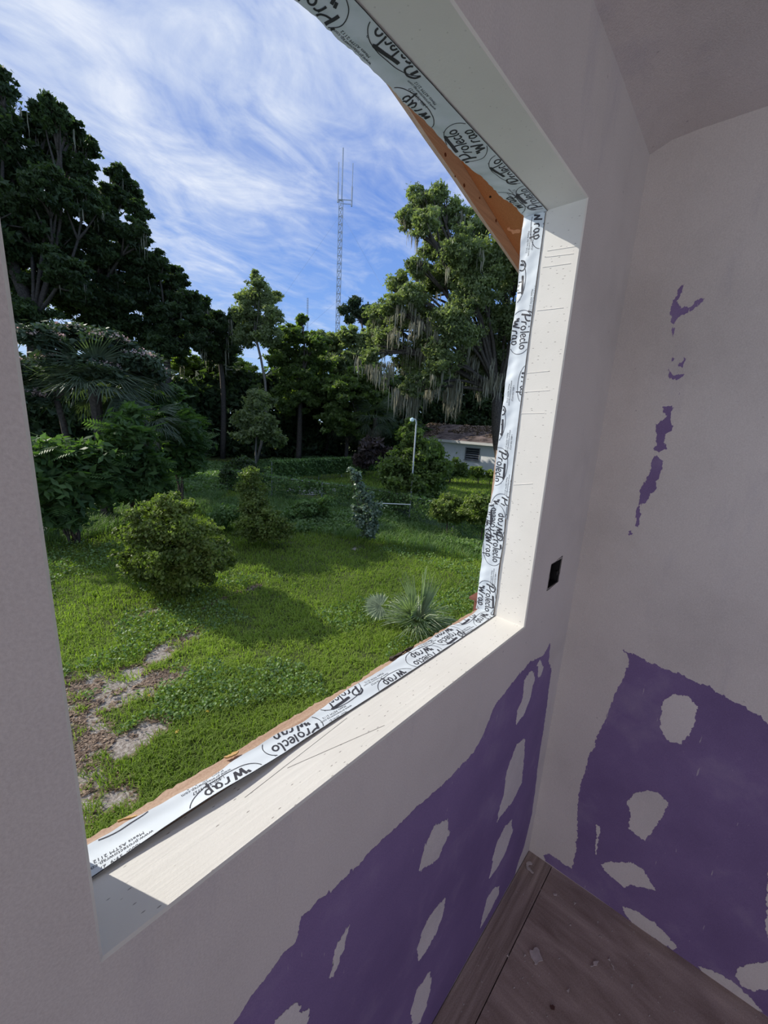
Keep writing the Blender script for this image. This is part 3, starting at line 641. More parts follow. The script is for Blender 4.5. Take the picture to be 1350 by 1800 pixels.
def sandy(x, y):
    """0..1 how bare the ground is: patches at the left near the house, two thin ones on the lawn"""
    v = np.zeros_like(x)
    for cx, cy, rx, ry, an in ((.75, 5.3, .85, .45, -.2), (1.35, 4.85, .55, .28, .1), (2.0, 5.55, .55, .22, .5), (.55, 4.3, .45, .6, 0), (.95, 3.95, .42, .25, .3), (.45, 3.5, .42, .5, 0), (3.2, 6.6, .8, .10, .35), (3.9, 6.7, .5, .12, .2), (2.2, 6.9, .6, .15, .2), (5.7, 6.9, .5, .18, .3), (12.2, 15.3, 1.4, .9, .6), (14.5, 11.5, .9, .5, -.5), (7.6, 7.4, .4, .2, .3)):
        dx, dy = x - cx, y - cy; a = dx * math.cos(an) + dy * math.sin(an); b = -dx * math.sin(an) + dy * math.cos(an)
        v = np.maximum(v, (1.25 if cx < 2.1 or cx > 11 else .62) - ((a / rx) ** 2 + (b / ry) ** 2))
    n_ = vn(x, y, 2.3) * .6 + vn(x, y, 6.1) * .5 + vn(x, y, 14.0) * .3
    return np.clip(v * 1.5 + (n_ - .86) * 2.4, 0, 1) * (v > 0)
def gz(x, y): return GZ + .05 * (vn(x, y, .5) - .5) + .03 * (vn(x, y, 1.9) - .5)
nr, na = 260, 300
rs_ = np.concatenate([np.linspace(.5, 12, 170), np.geomspace(12.1, 400, nr - 170)]); as_ = np.radians(np.linspace(-35, 118, na))
RR, AA = np.meshgrid(rs_, as_, indexing='ij'); gx = RR * np.sin(AA); gy = RR * np.cos(AA) + .15 - .37 * 0; gzv = gz(gx, gy) * np.where(RR < 60, 1, 1)
me = bpy.data.meshes.new('ground'); me.vertices.add(nr * na); me.vertices.foreach_set('co', np.stack([gx, gy, gzv], -1).astype(np.float32).ravel())
ii, jj = np.meshgrid(np.arange(nr - 1), np.arange(na - 1), indexing='ij'); a = (ii * na + jj).ravel(); quad = np.stack([a, a + na, a + na + 1, a + 1], -1).astype(np.int32)
quad = quad[:, ::-1]
me.loops.add(quad.size); me.loops.foreach_set('vertex_index', quad.ravel()); me.polygons.add(len(quad)); me.polygons.foreach_set('loop_start', np.arange(0, quad.size, 4, dtype=np.int32)); me.update(calc_edges=True)
at = me.attributes.new('sand', 'FLOAT', 'POINT'); at.data.foreach_set('value', sandy(gx, gy).astype(np.float32).ravel())
gm, nt, b, pos, out = newmat('yard_soil'); sa = nn(nt, 'ShaderNodeAttribute', attribute_name='sand').outputs['Fac']
n1 = noise(nt, pos, 3, 6, .65); n2 = noise(nt, pos, 30, 5, .65)
soil = ramp(nt, n1, [(.3, (.05, .065, .022)), (.6, (.095, .115, .04)), (.75, (.13, .12, .06))])
sandc = ramp(nt, n2, [(.32, (.13, .105, .09)), (.48, (.27, .235, .20)), (.65, (.44, .40, .36))])
k = math_(nt, 'ADD', sa, math_(nt, 'MULTIPLY', math_(nt, 'SUBTRACT', n2, .5), .9))
nt.links.new(mixc(nt, ramp(nt, k, [(.30, (0, 0, 0)), (.55, (1, 1, 1))]), soil, sandc), b.inputs['Base Color']); b.inputs['Roughness'].default_value = .95; b.inputs['Specular IOR Level'].default_value = .1
bump(nt, b, n2, .6, .03)
link('ground', me, gm, kind='structure')

# ---- grass
def unit(v): return v / (np.linalg.norm(v, axis=-1, keepdims=True) + 1e-9)
def blades(x, y, h, wd, rng_, lean=.45):
    """bent three-corner-pair blades as quads (2 per blade)"""
    n = len(x); z = gz(x, y) - .005; a = rng_.rand(n) * 2 * np.pi; l = lean * rng_.rand(n) + .08
    d = np.stack([np.cos(a), np.sin(a), np.zeros(n)], -1); s_ = np.stack([-np.sin(a), np.cos(a), np.zeros(n)], -1)
    b0 = np.stack([x, y, z], -1); up = np.array([0, 0, 1.0])
    mid_ = b0 + up * (h * .6)[:, None] + d * (h * l * .45)[:, None]; tip = b0 + up * (h * (1 - .35 * l))[:, None] + d * (h * l * 1.5)[:, None]
    w2 = (wd / 2)[:, None]
    q1 = np.stack([b0 - s_ * w2, b0 + s_ * w2, mid_ + s_ * w2 * .8, mid_ - s_ * w2 * .8], 1)
    q2 = np.stack([mid_ - s_ * w2 * .8, mid_ + s_ * w2 * .8, tip + s_ * w2 * .08, tip - s_ * w2 * .08], 1)
    return np.concatenate([q1, q2], 0).reshape(-1, 3)
gr = np.random.RandomState(21); N = 260000
u_ = gr.rand(N); r0, r1 = 3.2, 32.0; rad_ = r0 * (r1 / r0) ** (u_ ** 0.95); az = np.radians(-4 + 84 * gr.rand(N)); x = rad_ * np.sin(az); y = rad_ * np.cos(az) - .37
s_ = sandy(x, y); keep = (gr.rand(N) > s_ * 1.5) & (y > 1.2)
keep |= (gr.rand(N) < .5) & (vn(x, y, 4.5) > .70) & (y > 1.2) & (s_ > .3)
tuft = vn(x, y, 7.0) * .6 + vn(x, y, 2.0) * .6
keep &= gr.rand(N) < .45 + tuft * .9
x, y, rad_, tuft = x[keep], y[keep], rad_[keep], tuft[keep]; n_ = len(x)
patch = vn(x, y, .8)
h = (.035 + .055 * gr.rand(n_)) * (.6 + .8 * tuft) * (1 + rad_ / 30); wd = .0045 + .0011 * rad_
tone = np.clip(.15 + .55 * patch + .35 * gr.rand(n_) + .15 * (tuft - .6), 0, 1)
me = npmesh('lawn_grass', blades(x, y, h, wd, gr, .9), 4, np.concatenate([tone, tone]))
link('lawn_grass', me, L_GRASS, kind='stuff', label='bright green shaggy lawn grass growing across the yard below the window', category='grass')
# broad-leaf weeds in patches
def leafquads(P, size, rng_, up=.5, elong=1.7, out=None, jitter=.8, tri=False):
    n = len(P); nrm = rng_.randn(n, 3) * jitter + np.array([0, 0, up])
    if out is not None: nrm = nrm + out
    nrm = unit(nrm); t = unit(np.cross(nrm, rng_.randn(n, 3))); s2 = np.cross(nrm, t); L = size[:, None] * elong / 2; W_ = size[:, None] / 2
    if tri: return np.stack([P - t * L * .8 - s2 * W_ * 1.1, P - t * L * .8 + s2 * W_ * 1.1, P + t * L * 1.2], 1).reshape(-1, 3)
    return np.stack([P - t * L, P + s2 * W_ - t * L * .1, P + t * L, P - s2 * W_ - t * L * .1], 1).reshape(-1, 3)
N = 60000; rad_ = 4.5 * (22 / 4.5) ** gr.rand(N); az = np.radians(2 + 70 * gr.rand(N)); x = rad_ * np.sin(az); y = rad_ * np.cos(az) - .37
wmask = vn(x, y, 1.1) + .25 * vn(x, y, 5) + np.where((x < 3.2) & (y > 5.5), .33, 0) + np.where((abs(x - 5.0) < .9) & (abs(y - 4.0) < .9), .5, 0)
keep = wmask > .83; keep &= sandy(x, y) < .8; x, y, rad_ = x[keep], y[keep], rad_[keep]; n_ = len(x)
P = np.stack([x, y, gz(x, y) + .02 + .09 * gr.rand(n_) * (.6 + vn(x, y, 4))], -1)
link('broadleaf_weeds', npmesh('broadleaf_weeds', leafquads(P, .022 + .0022 * rad_, gr, 1.2, 1.3), 4, gr.rand(n_)), L_WEED, kind='stuff', label='low broad-leaved weeds spreading through the lawn', category='weeds')
# leaf litter on the bare ground
N = 90000; x = gr.rand(N) * 6.5; y = 2.8 + gr.rand(N) * 4.6; s_ = sandy(x, y); edge = np.exp(-((s_ - .35) / .3) ** 2) * (.25 + vn(x, y, 3.1))
keep = (gr.rand(N) < (edge * 1.0 + .9 * (vn(x, y, 2.7) * .6 + vn(x, y, 8.0) * .5 > .58) * (s_ > .3)) * (s_ > .04)); x, y = x[keep], y[keep]; n_ = len(x); P = np.stack([x, y, gz(x, y) + .008 + .01 * gr.rand(n_)], -1)
link('leaf_litter', npmesh('leaf_litter', leafquads(P, .012 + .020 * gr.rand(n_), gr, 2.2, 2.4, None, .5), 4, gr.rand(n_)), L_LITTER, kind='stuff', label='dry brown leaf litter and mulch around the bare sandy patches', category='leaf litter')
YELLOW = leaf_mat('fallen_yellow_leaf', (.60, .42, .06), (.65, .45, .08), .3)
for i, (u, v, lb) in enumerate(((365, 1250, 'fallen yellow leaf on the grass nearest the middle of the sill'), (262, 1222, 'fallen yellow leaf at the edge of the sandy patch'), (311, 1286, 'fallen yellow leaf on the grass right of the mulch'), (278, 1096, 'fallen orange leaf below the large round bush'))):
    c = onz(u, v, GZ + .05); me = npmesh('fallen_leaf', leafquads(np.array([[0, 0, 0.0], [.012, .004, .004]]), np.array([.045, .03]), np.random.RandomState(i), 3, 1.2), 4, [.5, .6])
    o = link('fallen_leaf', me, YELLOW, label=lb, category='leaf'); o.location = c

# ------------------------------------------------------------------ vegetation builder
def foliage(blobs, n, size, seed, up=.35, elong=1.7, clumps=26, cr=.34, fill=.55, flat=1.0, tri=False):
    """blobs: (centre, radius[, zscale]); leaves gathered into clumps on the shell of every blob"""
    r = np.random.RandomState(seed); R_ = np.array([b[1] for b in blobs]); wgt = R_ ** 2 / (R_ ** 2).sum(); V = []; T = []
    for (b, w_) in zip(blobs, wgt):
        c = np.array(b[0], float); R = b[1]; zs = b[2] if len(b) > 2 else .85; k = max(6, int(clumps)); nb = max(30, int(n * w_))
        d = unit(r.randn(k, 3)); rr_ = (fill + (1.08 - fill) * r.rand(k)) * R; cc = c + d * rr_[:, None] * np.array([1, 1, zs]); ct = r.rand(k)
        idx = r.randint(0, k, nb); g = r.randn(nb, 3) * np.array([1, 1, .62 * flat]); g *= (cr * R * (.5 + .8 * r.rand(k)[idx]) * .62)[:, None]
        P = cc[idx] + g; out = unit(P - c)
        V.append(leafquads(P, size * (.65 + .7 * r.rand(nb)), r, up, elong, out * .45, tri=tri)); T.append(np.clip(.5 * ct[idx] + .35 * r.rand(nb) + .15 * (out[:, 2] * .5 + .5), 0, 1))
    return np.concatenate(V), np.concatenate(T)
def B(lst, dist, dj=0.0, seed=0):
    r = np.random.RandomState(seed + 5); o = []
    for it in lst:
        u, v, px = it[:3]; dd = dist + dj * (r.rand() - .5) * 2; P = far(u, v, dd); o.append((P, rad(px, P)) + tuple(it[3:]))
    return o
def limb(mb, a, b, r0, r1, seed, sag=.1, n=7):
    r = np.random.RandomState(seed); a, b = np.array(a, float), np.array(b, float); L = np.linalg.norm(b - a); pts = []
    w1 = r.randn(3) * L * .05
    for i in range(n):
        t = i / (n - 1); p_ = a + (b - a) * t + w1 * math.sin(t * math.pi) + np.array([0, 0, L * sag * math.sin(t * math.pi)]); pts.append(p_)
    mb.tube(pts, [r0 + (r1 - r0) * (i / (n - 1)) for i in range(n)], 6)
    return pts
def moss(spots, seed, length, width=.032):
    """hanging grey beards: tapered three-quad strands"""
    r = np.random.RandomState(seed); V = []; T = []
    for (c, rx, ln, n) in spots:
        c = np.array(c); k = n; tf_ = r.randn(max(2, n // 9), 3) * np.array([rx, rx, rx * .7]); p0 = c + tf_[r.randint(0, len(tf_), k)] + r.randn(k, 3) * np.array([.10, .10, .06]); l = ln * length * (.25 + .75 * r.rand(k) ** 1.5); a = r.rand(k) * 6.28
        s2 = np.stack([np.cos(a), np.sin(a), np.zeros(k)], -1) * width * (.4 + .8 * r.rand(k))[:, None]; sw = r.randn(k, 3) * np.array([.05, .05, 0]) * l[:, None]
        dn = np.array([0, 0, -1.0]); p1 = p0 + dn * l[:, None] * .4 + sw; p2 = p0 + dn * l[:, None] * .75 + sw * .4; p3 = p0 + dn * l[:, None] + sw * 1.3; tt = r.rand(k)
        for A0, B0, wa_, wb_ in ((p0, p1, .5, 1.0), (p1, p2, 1.0, .6), (p2, p3, .6, .08)):
            V.append(np.stack([A0 - s2 * wa_, A0 + s2 * wa_, B0 + s2 * wb_, B0 - s2 * wb_], 1).reshape(-1, 3)); T.append(tt)
    return np.concatenate(V), np.concatenate(T)
def tree(name, label, cat, blobs, n, size, mat, seed, base=None, trunk=.2, group=None, bark=None, branches=True, mossn=0, mosslen=1.0, extra=None, **fk):
    blobs = list(blobs)
    if base is None:
        c = min(blobs, key=lambda b: b[0][2])[0]; base = (c[0], c[1])
    bz = float(gz(np.array([base[0]]), np.array([base[1]]))[0]) - .03
    root = empty(name, (base[0], base[1], bz), label=label, category=cat)
    if group: root['group'] = group
    V, T = foliage(blobs, n, size, seed, **fk)
    kk = 3 if fk.get('tri') else 4; low = V.reshape(-1, kk, 3); k = low[:, :, 2].min(1) > bz; low = low[k]; T = T[k]
    rel(link('foliage', npmesh('foliage', low.reshape(-1, 3), kk, T), mat), root)
    if branches:
        cen = np.mean([b[0] for b in blobs], axis=0); mb = MB(); zf_ = min(b[0][2] for b in blobs)
        fork = np.array([base[0] * .7 + cen[0] * .3, base[1] * .7 + cen[1] * .3, max(bz + .3 * (cen[2] - bz), min(cen[2], zf_))])
        pts = limb(mb, (base[0], base[1], bz), fork, trunk, trunk * .7, seed, 0)
        rel(mb.build('trunk', bark or BARK, smooth=True), root)
        mb = MB()
        for i, b in enumerate(blobs):
            pts = limb(mb, fork if b[0][2] > fork[2] - .3 else (fork + np.array([base[0], base[1], bz])) / 2, b[0], trunk * (.5 if len(blobs) < 9 else .26), trunk * .10, seed + i + 1, .06)
            r = np.random.RandomState(seed * 3 + i)
            for j in range(4): d = unit(r.randn(3)); limb(mb, pts[4 + j % 2], np.array(b[0]) + d * b[1] * .85, trunk * .2, trunk * .04, seed + j, .03, 4)
        rel(mb.build('branches', bark or BARK, smooth=True), root)
    if mossn:
        V, T = moss([(np.array(b[0]) - np.array([0, 0, b[1] * .25]), b[1] * .55, 1.0, mossn) for b in blobs] + (extra or []), seed + 9, mosslen)
        rel(link('spanish_moss', npmesh('spanish_moss', V, 4, T), L_MOSS, kind='stuff'), root)
    return root

GT = 'tall trees along the left of the yard'
TK = dict(tri=True, clumps=58, cr=.185, fill=.30, flat=.75)
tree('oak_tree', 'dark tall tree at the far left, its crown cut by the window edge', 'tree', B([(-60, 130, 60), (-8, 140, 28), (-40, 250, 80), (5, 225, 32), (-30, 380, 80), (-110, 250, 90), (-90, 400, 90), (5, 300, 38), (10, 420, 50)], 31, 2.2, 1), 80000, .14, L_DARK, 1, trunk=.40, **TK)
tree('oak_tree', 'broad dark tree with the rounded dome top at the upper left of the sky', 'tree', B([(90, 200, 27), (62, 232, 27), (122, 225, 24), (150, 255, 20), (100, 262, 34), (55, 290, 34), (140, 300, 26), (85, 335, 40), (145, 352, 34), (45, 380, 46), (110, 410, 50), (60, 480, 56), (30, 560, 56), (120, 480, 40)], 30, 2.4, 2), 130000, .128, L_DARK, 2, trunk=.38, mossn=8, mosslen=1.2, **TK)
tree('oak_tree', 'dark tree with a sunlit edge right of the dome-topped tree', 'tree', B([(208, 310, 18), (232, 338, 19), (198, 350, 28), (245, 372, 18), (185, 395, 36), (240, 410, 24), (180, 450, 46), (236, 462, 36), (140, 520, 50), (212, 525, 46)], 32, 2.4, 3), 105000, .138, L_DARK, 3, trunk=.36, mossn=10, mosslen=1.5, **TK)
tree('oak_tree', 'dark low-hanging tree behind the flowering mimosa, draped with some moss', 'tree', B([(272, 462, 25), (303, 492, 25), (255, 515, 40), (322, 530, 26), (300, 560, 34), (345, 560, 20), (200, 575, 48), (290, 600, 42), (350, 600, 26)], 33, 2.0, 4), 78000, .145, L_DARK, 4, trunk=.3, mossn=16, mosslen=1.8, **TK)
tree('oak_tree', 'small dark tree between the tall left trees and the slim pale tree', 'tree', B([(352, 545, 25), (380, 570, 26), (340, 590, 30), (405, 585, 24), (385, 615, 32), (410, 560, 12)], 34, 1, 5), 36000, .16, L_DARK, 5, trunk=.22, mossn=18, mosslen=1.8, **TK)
tree('background_tree', 'yellow-green sunlit tree glimpsed behind the small dark tree', 'tree', B([(320, 640, 30), (350, 655, 30), (392, 625, 28), (375, 680, 30), (300, 680, 28), (420, 650, 28)], 39, 1, 6), 26000, .19, L_BRIGHT, 6, trunk=.2, **TK)
tree('slim_tree', 'slim upright pale green tree standing alone above the dark woods', 'tree', B([(452, 497, 14), (442, 522, 22), (470, 525, 18), (428, 548, 18), (478, 555, 17), (450, 565, 24), (428, 590, 20), (470, 590, 22), (487, 520, 9), (450, 480, 6)], 30, .6, 7), 20000, .12, L_OAK, 7, base=tuple(far(449, 800, 30)[:2]), trunk=.10, bark=BARK_L, cr=.34, fill=.2, tri=True, clumps=30)
tree('understory_tree', 'pale-leaved slender sapling in front of the dark woods below the slim tree', 'tree', B([(440, 735, 26), (462, 750, 24), (430, 765, 18), (455, 700, 26), (480, 770, 18)], 27, .6, 8), 9000, .14, L_OAK, 8, base=tuple(far(450, 812, 27)[:2]), trunk=.07, bark=BARK_L, cr=.34, fill=.2, tri=True, clumps=30)
tree('woodland_tree', 'dense dark tree wrapped in vines left of the radio mast', 'tree', B([(515, 590, 24), (500, 625, 34), (540, 640, 36), (555, 605, 24), (525, 690, 44), (570, 680, 40), (530, 562, 10)], 33, 1, 9), 52000, .16, L_MID, 9, trunk=.24, **TK)
tree('woodland_tree', 'rounded sunlit tree directly under the radio mast', 'tree', B([(585, 605, 21), (615, 595, 22), (600, 640, 30), (635, 630, 30), (575, 640, 25), (560, 592, 13), (650, 600, 22)], 37, 1, 10), 38000, .17, L_OAK, 10, trunk=.24, **TK)
tree('woodland_tree', 'dark leafy tree under the mast, in front of the rounded sunlit tree', 'tree', B([(610, 690, 38), (640, 665, 30), (655, 705, 32), (590, 735, 32), (630, 745, 30)], 32, .8, 11), 30000, .16, L_MID, 11, trunk=.18, **TK)
tree('pine_tree', 'thin open-crowned pine just right of the radio mast', 'tree', B([(606, 545, 8), (624, 532, 9), (646, 545, 9), (614, 562, 7), (642, 562, 8), (628, 550, 8)], 46, .6, 12), 3600, .18, L_PINE, 12, base=tuple(far(632, 760, 46)[:2]), trunk=.13, elong=3.0, cr=.4, tri=True)
oakb = B([(735, 350, 22), (768, 343, 20), (752, 365, 22), (725, 520, 26), (665, 585, 22), (750, 600, 30), (700, 560, 26), (820, 470, 34), (716, 385, 21), (748, 392, 26), (792, 380, 28), (835, 400, 34), (770, 430, 32), (812, 445, 40), (870, 450, 40), (735, 470, 22), (700, 497, 21), (768, 492, 38), (835, 510, 44), (880, 560, 44), (905, 480, 50),
           (690, 535, 23), (664, 560, 23), (735, 552, 32), (795, 575, 46), (850, 620, 40), (680, 598, 27), (722, 628, 29), (775, 635, 34), (835, 660, 28), (650, 625, 16), (722, 680, 20), (765, 672, 17), (900, 640, 40), (960, 560, 60), (960, 420, 60), (1000, 480, 60)], 23, 2.2, 13)
mx_ = [(far(u, v, 21.5 + (u % 7) * .4), .30, l, 70) for u, v, l in ((712, 688, 1.5), (725, 698, 1.6), (738, 694, 1.4), (702, 690, 1.5), (662, 650, 1.0), (680, 652, 1.1), (797, 682, 2.2), (808, 675, 2.0), (790, 690, 1.3), (650, 640, .9), (755, 680, .9), (850, 665, 1.2), (870, 650, 1.4), (830, 635, 1.2), (690, 640, 1.0), (735, 560, 1.0), (714, 545, 1.0), (745, 620, 1.1), (770, 560, 1.0), (820, 590, 1.2), (860, 560, 1.3), (700, 580, .9))]
tree('live_oak', 'huge live oak hung with long grey moss in front of the white outbuilding', 'tree', oakb, 230000, .090, L_OAK, 13, base=tuple(far(905, 800, 24)[:2]), trunk=.42, mossn=34, mosslen=.95, extra=mx_, tri=True, clumps=54, cr=.25, fill=.25)
wd_ = [(70, 720, 60, 30, 'at the far left behind the flowering mimosa'), (150, 760, 56, 31, 'behind the drooping cabbage palm'), (215, 730, 50, 32, 'behind the smaller cabbage palm'), (280, 730, 46, 33, 'left of the sunlit tree'), (350, 745, 44, 36, 'below the yellow-green tree'), (410, 720, 46, 37, 'left of the pale sapling'), (490, 730, 48, 37, 'right of the pale sapling'), (560, 740, 46, 38, 'behind the vine-covered far fence'), (680, 740, 46, 36, 'behind the bronze shrub'), (740, 720, 46, 42, 'behind the left end of the outbuilding'), (815, 700, 50, 44, 'behind the outbuilding roof'), (890, 700, 50, 44, 'behind the right end of the outbuilding')]
for i, (u, v, px, dd, wh) in enumerate(wd_):
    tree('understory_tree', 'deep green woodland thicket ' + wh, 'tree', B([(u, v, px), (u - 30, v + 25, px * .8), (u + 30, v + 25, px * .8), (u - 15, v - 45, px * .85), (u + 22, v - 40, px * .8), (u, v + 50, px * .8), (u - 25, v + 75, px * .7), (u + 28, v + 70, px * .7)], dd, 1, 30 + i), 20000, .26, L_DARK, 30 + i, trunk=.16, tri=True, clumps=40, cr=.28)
for i, (px_, py_, hz_) in enumerate(((-7.0, 27, 7.6), (-14.5, 24, 5))):   # the tree line goes on past the left edge of the opening
    tree('oak_tree', ('dark tree of the left tree line, first beyond the window edge', 'lower dark tree of the left tree line, farthest left')[i], 'tree', [(np.array([px_ + dx, py_ + dy, hz_ + dz]), 2.4) for dx, dy, dz in ((0, 0, 0), (2, 1, -2.2), (-2, .5, -2), (0, -1.5, -4.4), (2, -.5, -5.5), (-2, 0, -5), (0, 0, -7.5))], 30000, .22, L_DARK, 60 + i, trunk=.3, tri=True)

# mimosa with feathery blossom
mb_ = B([(75, 598, 34, .45), (130, 592, 38, .42), (190, 605, 36, .42), (245, 632, 30, .4), (110, 640, 40, .42), (175, 650, 34, .4), (265, 655, 26, .4), (60, 700, 30, .35), (40, 650, 40, .5)], 15.5, .7, 14)
mt = tree('mimosa_tree', 'flat-topped mimosa tree covered in pale pink feathery blossom', 'tree', mb_, 24000, .085, L_MIMOSA, 14, base=tuple(far(100, 890, 16)[:2]), trunk=.12, up=1.3, elong=2.3)
r = np.random.RandomState(15); P = []
for (c, R, zs) in mb_:
    k = 130; a = r.rand(k) * 6.28; q_ = np.sqrt(r.rand(k)) * R; P.append(np.stack([c[0] + q_ * np.cos(a), c[1] + q_ * np.sin(a), c[2] + R * zs * (1.0 - .5 * (q_ / R) ** 2) + .05 * r.randn(k)], -1))
P = np.repeat(np.concatenate(P), 3, 0); P += r.randn(*P.shape) * .02
rel(link('blossom', npmesh('blossom', leafquads(P, np.full(len(P), .05), r, 1, 1.1), 4, r.rand(len(P))), L_FLOWER, kind='stuff'), mt)

# ---- palms: every frond is a part
def fan_frond(nleaf, L, spread, droop, width, petiole, seed, fold=.0):
    """fan leaf whose petiole starts at the origin and points along +X; leaflets radiate from its end"""
    r = np.random.RandomState(seed); V = []; T = []
    pe = np.array([petiole, 0, 0.0]); w0 = .012
    V.append(np.array([[0, -w0, 0], [0, w0, 0], [petiole, w0 * .7, 0], [petiole, -w0 * .7, 0]])); T.append(.9)
    for i in range(nleaf):
        a = math.radians(-spread + 2 * spread * i / (nleaf - 1)); l = L * (.72 + .28 * math.cos(a * .55)) * (.92 + .16 * r.rand())
        d = np.array([math.cos(a), math.sin(a), fold * math.cos(2 * a)]); sd_ = np.array([-math.sin(a), math.cos(a), 0]); tw = .004 * (-1) ** i
        prev = pe; pw = width * .25; nseg = 4
        for k in range(nseg):
            t = (k + 1) / nseg; p_ = pe + d * l * t + np.array([0, 0, -droop * l * t ** 2.2 * (.7 + .6 * r.rand())]); w1 = width * (1.0, .9, .55, .05)[k]
            V.append(np.array([prev - sd_ * pw + [0, 0, tw], prev + sd_ * pw - [0, 0, tw], p_ + sd_ * w1 - [0, 0, tw], p_ - sd_ * w1 + [0, 0, tw]])); T.append(.25 + .6 * r.rand()); prev = p_; pw = w1
    return npmesh('frond', np.concatenate(V), 4, T)
def place_frond(me, mat, root, pos, az_, el, roll=0.0, sc=1.0, name='frond', **props):
    o = bpy.data.objects.new(name, me); COL.objects.link(o)
    if not me.materials: me.materials.append(mat)
    o.parent = root; o.location = pos; o.rotation_mode = 'XYZ'
    o.rotation_euler = (Matrix.Rotation(az_, 3, 'Z') @ Matrix.Rotation(-el, 3, 'Y') @ Matrix.Rotation(roll, 3, 'X')).to_euler(); o.scale = (sc,) * 3
    for k, v in props.items(): o[k] = v
    return o
pb = onz(733, 1112, GZ)
pr_ = empty('small_palm', (pb[0], pb[1], GZ), label='small bluish-green fan palm on the lawn just outside the sill', category='palm')
fm = [fan_frond(20, .50, 62, .60, .010, .22, 100 + i) for i in range(4)]
fst = fan_frond(13, .80, 15, .08, .012, .28, 110); fst2 = fan_frond(15, .70, 24, .30, .012, .30, 111)
r = np.random.RandomState(8)
for i in range(5): place_frond(fst if i < 3 else fst2, L_PALM, pr_, (0, 0, .06), r.rand() * 6.28, math.radians(84 - 6 * i), r.rand() * 3, 1.0 - .05 * i)
for i in range(11): place_frond(fm[i % 4], L_PALM, pr_, (0, 0, .04), i * 6.283 / 11 + r.rand() * .3, math.radians(30 + 30 * r.rand()), r.randn() * .4, .85 + .2 * r.rand())
for i in range(6): place_frond(fm[(i + 1) % 4], L_PALM, pr_, (0, 0, .05), i * 6.283 / 6 + .4, math.radians(58 + 12 * r.rand()), r.randn() * .5, .95)
rel(MB().tube([(pb[0], pb[1], GZ - .03), (pb[0], pb[1], GZ + .12)], [.07, .05], 9).build('trunk', BARK), pr_)
# the single stiff fan facing the window: built upright facing the house
fl_c = onz(665, 1066, GZ + .32)
ff = empty('fan_leaf_seedling', (fl_c[0] + .12, fl_c[1] - .10, GZ), label='single round fan-shaped palm leaf standing left of the small palm', category='palm')
fanme = fan_frond(30, .30, 128, .02, .026, .02, 120)
o = place_frond(fanme, L_PALM, ff, (-.10, .06, .34), 0, 0); 
vd = Vector(CAM) - Vector(fl_c); zax = (vd.normalized() + Vector((0, 0, .5))).normalized(); xax = (Vector((-.72, .60, .12)) - zax * zax.dot(Vector((-.72, .60, .12)))).normalized(); yax = zax.cross(xax)
o.rotation_euler = Matrix((xax, yax, zax)).transposed().to_euler()
stem = MB().tube([(0, 0, -.02), (-.03, .01, .18), (-.10, .06, .34)], [.008, .007, .006], 6).build('petiole', L_PALM, ff)
# sabal palms
def sabal(u, v, dist, label, seed, L=1.0, nf=26, dead=8, mat=L_PALMD):
    c = far(u, v, dist); root = empty('cabbage_palm', (c[0], c[1], GZ), label=label, category='palm'); r = np.random.RandomState(seed); hh = c[2] - GZ
    MBx = MB().tube([(0, 0, -.05), (.05, 0, hh * .5), (0, 0, hh)], [.17, .15, .16], 9); MBx.build('trunk', BARK, root)
    fr = [fan_frond(24, L * .8, 75, .5, .022, L * .6, seed + i) for i in range(3)]
    for i in range(nf): place_frond(fr[i % 3], mat, root, (0, 0, hh), i * 2.4 + r.rand() * .4, math.radians(r.uniform(-35, 70)), r.randn() * .4, .85 + .25 * r.rand())
    fd = fan_frond(20, L * .6, 50, .35, .020, L * .5, seed + 9)
    for i in range(dead): place_frond(fd, L_DEAD, root, (0, 0, hh - .1), i * 6.283 / max(1, dead), math.radians(r.uniform(-85, -60)), r.randn() * .3, .9, 'dead_frond', label='brown hanging dead frond')
    return root
sabal(165, 680, 15.0, 'cabbage palm with drooping green fans in front of the mimosa', 200, 1.15, 30, 0)
sabal(235, 668, 16.5, 'smaller cabbage palm right of the mimosa blossom', 210, .95, 22, 0)
sabal(258, 745, 14.6, 'cabbage palm with a skirt of brown dead fronds behind the pinnate shrub', 220, .80, 16, 12)
sabal(660, 735, 31.0, 'dark cabbage palm in the woods behind the bronze shrub', 230, 1.5, 24, 5)
sabal(610, 750, 33.0, 'dark low cabbage palm in the woods above the far fence', 240, 1.3, 20, 2)

# ---- shrub with big pinnate leaves: every large leaf is a part
def pinnate(L, seed):
    r = np.random.RandomState(seed); V = []; T = []; k = 9
    V.append(np.array([[0, -.006, 0], [0, .006, 0], [L, .002, -.12 * L], [L, -.002, -.12 * L]])); T.append(.6)
    for i in range(k):
        t = (i + .6) / k; z = -.12 * L * t * t; ll = L * .30 * math.sin(math.pi * (.25 + .65 * t)) + .03; ww = ll * .30
        for s_ in (-1, 1):
            d = np.array([.45, s_ * .9, -.18]); d /= np.linalg.norm(d); p0 = np.array([L * t, 0, z]); sd_ = np.array([-d[1], d[0], 0]) * ww / 2
            V.append(np.array([p0, p0 + d * ll * .45 + sd_, p0 + d * ll, p0 + d * ll * .45 - sd_])); T.append(.3 + .6 * r.rand())
    return npmesh('leaf', np.concatenate(V), 4, T)
PL = [pinnate(.55, 300 + i) for i in range(3)]
